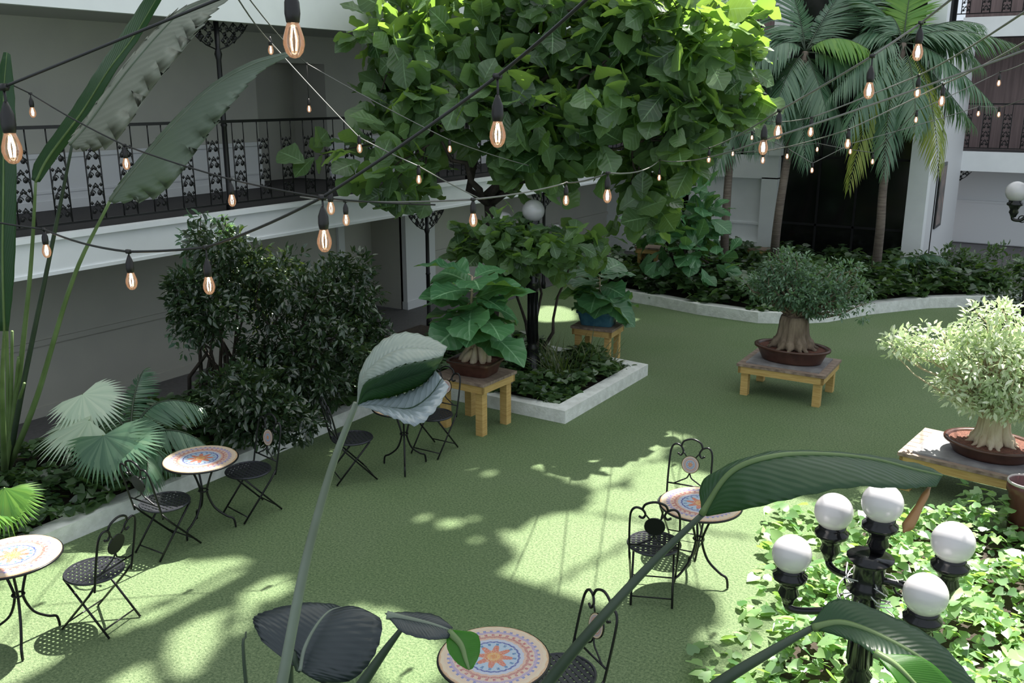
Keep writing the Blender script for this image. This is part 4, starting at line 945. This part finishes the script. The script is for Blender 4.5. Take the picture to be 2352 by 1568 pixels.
# small palms and fan palm in left bed
def fan(mb, c, d, up, R_, n=34, span=3.6, mi=0, droop=.3, segw=.55):
    d = nrm(d); up = nrm(up - d * (up @ d)); sd_ = np.cross(up, d); dirs, ups, pos, sc = [], [], [], []
    for i in range(n):
        a = (i / (n - 1) - .5) * span; v = d * math.cos(a) + sd_ * math.sin(a)
        dirs.append(nrm(v - up * .12 * (1 - math.cos(a)))); ups.append(up + nr.normal(size=3) * .05); pos.append(c); sc.append(R_ * (1 - .25 * abs(a) / span * 2) * nr.uniform(.92, 1.05))
    tv = np.array([(0, -.004, 0), (0, .004, 0), (.55, -.075, 0), (.55, .075, 0), (.8, -.035, -.05 * droop * 4), (.8, .035, -.05 * droop * 4), (1, 0, -.2 * droop * 2)]) * V(1, segw, 1)
    mb.scatter(tv, T_STRIP[1], T_STRIP[2], frames(np.array(dirs), np.array(ups), sc), pos, mi)
ft = V(*G(200, 1120)[:2], .1); t = thing('fan_palm', 'small fan palm with pale leaves coloured as if white-lit, in the left bed', 'palm', ft)
for (x, y, dx, dy, d, R_, m) in [(205, 965, -75, 40, 8.9, .60, F_PALW), (238, 1000, 20, 90, 8.6, .52, F_PAL), (190, 905, 60, 60, 9.1, .5, F_PALW), (280, 1010, 60, 10, 8.7, .45, F_PAL)]:
    c = D(x, y, d); e = nrm(D(x + dx, y + dy, d - .1) - c); mb = MB(); fan(mb, c - ft, e, V(.2, -.5, .8) if m is not F_PALW else V(.1, -.3, .9), R_)
    mb.tube(catmull([V(0, 0, 0), (c - ft) * .6 + V(-.05, 0, .1), c - ft], 4), .008, 5, 1); mb.build('fan_leaf', [m, STEM], t)
f2 = V(*G(330, 1080)[:2], .1); t = thing('feather_palm', 'small dark feather palm with arching fronds beside the fan palm in the left bed', 'palm', f2)
for (mx_, my_, tx, ty, d, ll) in [(340, 880, 465, 935, 9.4, .42), (250, 900, 180, 930, 9.6, .35), (400, 960, 470, 1020, 9.2, .35), (330, 990, 400, 1080, 8.8, .3), (300, 900, 330, 850, 9.8, .3), (360, 1020, 330, 1130, 8.6, .3)]:
    mb = MB(); frond(mb, D(300, 1010, 9.3) - f2, D(mx_, my_, d) - f2, D(tx, ty, d) - f2, ll, n=30, droop=.6, bare=.1); mb.build('frond', [F_PAL, STEMD], t)
mb = MB(); mb.tube([V(0, 0, 0), D(300, 1010, 9.3) - f2], .03, 6); mb.build('stem', STEMD, t)
f3 = V(*G(0, 1250)[:2], .1); f3[0] = min(f3[0], -7.9); t = thing('fan_palm', 'sunlit green fan palm leaves at the left edge above the kerb', 'palm', f3)
for (x, y, dx, dy, d, R_) in [(0, 1130, 60, 60, 7.9, .42), (10, 1120, 10, 90, 7.8, .42), (-30, 1160, 80, 30, 7.8, .35)]:
    c = D(x, y, d); e = nrm(D(x + dx, y + dy, d - .1) - c); mb = MB(); fan(mb, c - f3, e, V(.2, -.4, .8), R_, n=26, span=2.4)
    mb.tube([V(0, 0, 0), c - f3], .008, 5, 1); mb.build('fan_leaf', [F_PALG, STEM], t)
f4 = V(*G(2100, 668)[:2], .1); t = thing('feather_palm', 'small arching palm at the foot of the white pillar in the back bed', 'palm', f4)
for (mx_, my_, tx, ty) in [(2085, 560, 2045, 620), (2110, 550, 2150, 610), (2095, 545, 2120, 640), (2120, 560, 2180, 600), (2070, 570, 2070, 640)]:
    mb = MB(); frond(mb, V(0, 0, .25), D(mx_, my_, 19.2) - f4, D(tx, ty, 19.0) - f4, .35, n=22, bare=.1); mb.build('frond', [F_PAL, STEMD], t)

# ------------------------------------------------------------------ bird of paradise leaves
def blade(par, rows, m, name='leaf_blade', nu=6, nv=6, tear=0.0, bulge=.0, base=V(0, 0, 0), rib=True):
    """rows: (mid, left, right) each (x, y, depth)"""
    M_ = catmull([D(*r[0]) for r in rows], nu); L_ = catmull([D(*r[1]) for r in rows], nu); R_ = catmull([D(*r[2]) for r in rows], nu)
    vs, uv, fs = [], [], []; n = len(M_)
    for i in range(n):
        tt = i / (n - 1); T = nrm(M_[min(i + 1, n - 1)] - M_[max(0, i - 1)])
        w_ = np.linalg.norm(L_[i] - R_[i]); nn_ = nrm(np.cross(R_[i] - L_[i], T))
        for j in range(2 * nv + 1):
            q = j / nv - 1; e = L_[i] if q < 0 else R_[i]; a = abs(q); p = M_[i] + (e - M_[i]) * a + nn_ * bulge * w_ * math.sin(a * math.pi)
            p = p + nn_ * .012 * w_ * math.sin(tt * 70 + a * 2) * a
            if tear and a > .3: p = p + T * w_ * tear * (a - .3) * math.sin(i * 2.1 + (3 if q < 0 else 0)) * .4 
            vs.append(p - base); uv.append((tt, j / (2 * nv)))
    k = 2 * nv + 1
    for i in range(n - 1):
        for j in range(2 * nv): a = i * k + j; fs.append((a, a + 1, a + k + 1, a + k))
    mb = MB(); mb.add(vs, fs, 0, uv); o = mb.build(name, m, par)
    md = o.modifiers.new('thickness', 'SOLIDIFY'); md.thickness = .0015; md.offset = 0
    if not rib: return o
    mb = MB(); mb.tube([p - base for p in M_], list(np.linspace(.011, .003, n) * (M_ and 1)), 6); mb.build('midrib', STEMP if m in (F_STRP, F_STRQ, F_STRG, F_STRD) else STEM, o)
    return o
def stalk(par, pts, r0, r1, m, base, name='leaf_stalk'):
    P = catmull(pts[:-1], 6) if len(pts) > 3 else catmull(pts, 6)
    if len(pts) > 3:
        d = nrm(P[-1] - P[-2]); f = np.asarray(pts[-1], float); L_ = min(.35, np.linalg.norm(f - P[-1]) * .3)
        a, b_ = P[-1], P[-1] + d * L_      # ease into the straight lower stalk
        P += [a * (1 - t) ** 2 + b_ * 2 * t * (1 - t) + (b_ * .5 + f * .5) * t * t for t in (.25, .5, .75, 1)] + [f]
    mb = MB(); mb.tube([p - base for p in P], list(np.linspace(r0, r1, len(P))), 8); return mb.build(name, m, par)
# plant standing in the left bed
b1 = G(15, 1125); b1 = V(max(b1[0], -9.6), b1[1], .1)
sp = thing('bird_of_paradise', 'tall bird of paradise in the left bed with long narrow upright leaves', 'plant', b1)
blade(sp, [((82, 418, 7.8), (72, 412, 7.8), (92, 418, 7.8)), ((112, 360, 7.7), (84, 365, 7.8), (140, 350, 7.7)), ((185, 262, 7.5), (165, 250, 7.6), (206, 268, 7.5)), ((250, 160, 7.3), (232, 145, 7.4), (262, 170, 7.3)), ((310, 80, 7.2), (290, 60, 7.3), (325, 80, 7.2)), ((375, -30, 7.0), (355, -40, 7.0), (388, -30, 7.0))], F_STR, base=b1)
blade(sp, [((160, 332, 7.3), (156, 325, 7.3), (175, 345, 7.3)), ((205, 280, 7.2), (196, 270, 7.25), (265, 322, 7.1)), ((290, 165, 7.0), (280, 155, 7.05), (340, 215, 6.9)), ((372, 70, 6.8), (362, 60, 6.85), (420, 115, 6.7)), ((430, 20, 6.7), (425, 14, 6.7), (470, 50, 6.6)), ((530, -18, 6.5), (525, -20, 6.5), (535, -12, 6.5))], F_STRP, tear=.9, nu=9, base=b1)
blade(sp, [((252, 462, 7.4), (250, 455, 7.4), (262, 468, 7.4)), ((300, 400, 7.3), (292, 396, 7.3), (375, 440, 7.2)), ((400, 285, 7.1), (392, 280, 7.1), (462, 330, 7.0)), ((490, 200, 6.9), (482, 196, 6.9), (535, 235, 6.8)), ((580, 148, 6.7), (574, 142, 6.7), (600, 165, 6.7)), ((664, 122, 6.6), (662, 118, 6.6), (667, 128, 6.6))], F_STRQ, tear=.7, nu=9, base=b1)
blade(sp, [((10, 760, 6.8), (0, 760, 6.8), (20, 760, 6.8)), ((6, 600, 6.6), (-20, 600, 6.7), (34, 610, 6.6)), ((8, 400, 6.4), (-25, 400, 6.5), (38, 400, 6.4)), ((8, 230, 6.3), (-18, 230, 6.4), (34, 225, 6.3)), ((16, 120, 6.2), (8, 120, 6.2), (24, 125, 6.2))], F_STR, base=b1)
for pts, m in [([(82, 418, 7.8), (70, 620, 8.2), (45, 860, 8.8)], STEM), ([(165, 335, 7.3), (120, 560, 7.9), (60, 850, 8.7)], STEMD), ([(252, 462, 7.4), (168, 640, 7.9), (95, 880, 8.7)], STEM), ([(10, 760, 6.8), (5, 900, 7.8)], STEM)]:
    stalk(sp, [D(*p) for p in pts] + [b1 + V(nr.uniform(-.06, .06), 0, 0)], .011, .03, m, b1)
for k in range(4): stalk(sp, [D(14 + k * 14, 700 + 60 * k, 8.6), D(18 + k * 6, 950, 9.1), b1 + V(.05 * k, -.04 * k, 0)], .012, .03, STEM, b1)
# plants near the camera: their feet stand on the floor below it
def nearplant(label, foot): 
    f = V(*foot); return thing('bird_of_paradise', label, 'plant', f), f
fA = D(622, 1720, 2.70); fA = (fA[0], fA[1], 0)
pa, oa = nearplant('bird of paradise with a folded silvery leaf on a long stalk at the centre', fA)
def half(par, A, B, m, name, ob, **k):
    blade(par, [(((a[0] + b_[0]) / 2, (a[1] + b_[1]) / 2, (a[2] + b_[2]) / 2), a, b_) for a, b_ in zip(A, B)], m, name=name, base=ob, rib=False, **k)
e0 = [(820, 925, 2.50), (832, 850, 2.52), (872, 788, 2.56), (925, 764, 2.58), (985, 775, 2.56), (1028, 797, 2.50)]
e1 = [(822, 928, 2.50), (838, 880, 2.44), (880, 858, 2.40), (925, 838, 2.38), (975, 828, 2.40), (1018, 818, 2.46)]
e2 = [(822, 930, 2.50), (850, 920, 2.50), (890, 915, 2.50), (935, 900, 2.50), (975, 880, 2.48), (1000, 850, 2.46)]
e3 = [(822, 932, 2.50), (858, 942, 2.38), (905, 960, 2.28), (958, 976, 2.24), (1005, 935, 2.28), (1032, 888, 2.36)]
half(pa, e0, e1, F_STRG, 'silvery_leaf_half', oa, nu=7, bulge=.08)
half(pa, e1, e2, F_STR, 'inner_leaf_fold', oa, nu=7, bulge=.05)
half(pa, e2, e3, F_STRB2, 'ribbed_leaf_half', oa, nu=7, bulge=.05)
stalk(pa, [D(818, 925, 2.55), D(760, 1080, 2.6), D(700, 1300, 2.62), D(648, 1568, 2.66), D(630, 1660, 2.68), V(*fA)], .008, .022, STEMP, oa)
fB = D(655, 1750, 3.25); fB = (fB[0], fB[1], 0)
pb, ob = nearplant('bird of paradise with a broad blue-black leaf at the bottom centre', fB)
blade(pb, [((690, 1540, 3.10), (600, 1470, 3.12), (740, 1568, 3.06)), ((700, 1490, 3.12), (582, 1430, 3.16), (810, 1560, 3.02)), ((725, 1440, 3.14), (590, 1412, 3.22), (862, 1500, 3.04)), ((755, 1405, 3.18), (640, 1398, 3.26), (876, 1425, 3.10)), ((785, 1394, 3.22), (730, 1392, 3.26), (830, 1405, 3.18))], F_STRD, nu=7, bulge=.06, base=ob)
stalk(pb, [D(690, 1540, 3.10), D(665, 1600, 3.15), V(*fB)], .008, .022, STEMD, ob)
stalk(pb, [D(565, 1450, 3.40), D(568, 1600, 3.40), V(fB[0] - .1, fB[1], 0)], .003, .012, STEMD, ob)
fC = D(790, 1720, 2.5); fC = (fC[0], fC[1], 0)
pc, oc = nearplant('small bird of paradise leaf with brown hanging tip in front of the bottom table', fC)
blade(pc, [((888, 1412, 2.4), (884, 1408, 2.4), (892, 1418, 2.4)), ((930, 1420, 2.4), (940, 1405, 2.44), (925, 1452, 2.34)), ((985, 1432, 2.38), (1000, 1412, 2.42), (985, 1468, 2.32)), ((1038, 1448, 2.38), (1040, 1440, 2.38), (1030, 1466, 2.36))], F_STRD, nu=6, bulge=.05, base=oc)
blade(pc, [((1030, 1450, 2.38), (1026, 1452, 2.38), (1040, 1446, 2.38)), ((1058, 1480, 2.36), (1028, 1490, 2.34), (1095, 1455, 2.40)), ((1070, 1515, 2.34), (1048, 1520, 2.33), (1102, 1498, 2.38)), ((1078, 1538, 2.33), (1072, 1536, 2.33), (1086, 1534, 2.33))], F_STRB, name='hanging_leaf_tip', nu=6, bulge=.05, base=oc)
stalk(pc, [D(925, 1440, 2.38), D(880, 1500, 2.42), D(825, 1580, 2.46), V(*fC)], .006, .02, STEMD, oc)
fD = D(1110, 1820, 2.85); fD = (fD[0], fD[1], 0)
pd, od = nearplant('bird of paradise with one long arching dark leaf sweeping over the sunlit table', fD)
blade(pd, [((1612, 1180, 2.6), (1610, 1172, 2.6), (1625, 1185, 2.6)), ((1680, 1085, 2.55), (1618, 1100, 2.62), (1720, 1168, 2.46)), ((1780, 1048, 2.5), (1740, 1044, 2.58), (1830, 1142, 2.38)), ((1900, 1044, 2.48), (1880, 1040, 2.54), (1960, 1118, 2.34)), ((2010, 1056, 2.46), (2020, 1050, 2.5), (2080, 1122, 2.34)), ((2100, 1078, 2.42), (2120, 1068, 2.44), (2120, 1118, 2.36)), ((2165, 1092, 2.40), (2174, 1094, 2.40), (2150, 1118, 2.38))], F_STR, nu=8, bulge=.04, base=od)
stalk(pd, [D(1614, 1180, 2.6), D(1500, 1290, 2.6), D(1390, 1410, 2.6), D(1250, 1580, 2.7), D(1140, 1760, 2.8), V(*fD)], .008, .024, STEMD, od)
mb = MB(); P = catmull([D(2135, 1118, 2.40), D(2118, 1150, 2.38), D(2090, 1200, 2.36), D(2075, 1222, 2.35)], 4); mb.tube([p - od for p in P], [.004, .006, .009, .010, .010, .010, .012, .014, .015, .016, .012, .006, .003], 6); mb.build('dry_tip', CARPET, pd)
fE = D(1500, 1800, 2.4); fE = (fE[0], fE[1], 0)
pe, oe = nearplant('bird of paradise leaf at the bottom right with a bright backlit patch', fE)
blade(pe, [((1868, 1440, 2.2), (1862, 1432, 2.2), (1872, 1446, 2.2)), ((1940, 1432, 2.16), (1925, 1375, 2.2), (1930, 1462, 2.12)), ((2040, 1470, 2.1), (2060, 1420, 2.16), (1990, 1490, 2.05)), ((2140, 1530, 2.05), (2160, 1478, 2.1), (2060, 1560, 2.0)), ((2230, 1620, 2.0), (2250, 1580, 2.02), (2160, 1660, 1.96))], F_STR, nu=7, bulge=.04, base=oe)
blade(pe, [((2010, 1500, 2.03), (2005, 1495, 2.03), (2020, 1500, 2.03)), ((2060, 1530, 2.0), (2050, 1550, 1.98), (2120, 1512, 2.02)), ((2130, 1600, 1.98), (2090, 1620, 1.96), (2200, 1580, 2.0))], F_STRB, name='backlit_leaf', nu=6, base=oe)
stalk(pe, [D(1868, 1440, 2.2), D(1780, 1490, 2.2), D(1650, 1570, 2.25), D(1560, 1650, 2.32), V(*fE)], .007, .022, STEMD, oe)
print('faces', sum(len(m.polygons) for m in bpy.data.meshes))
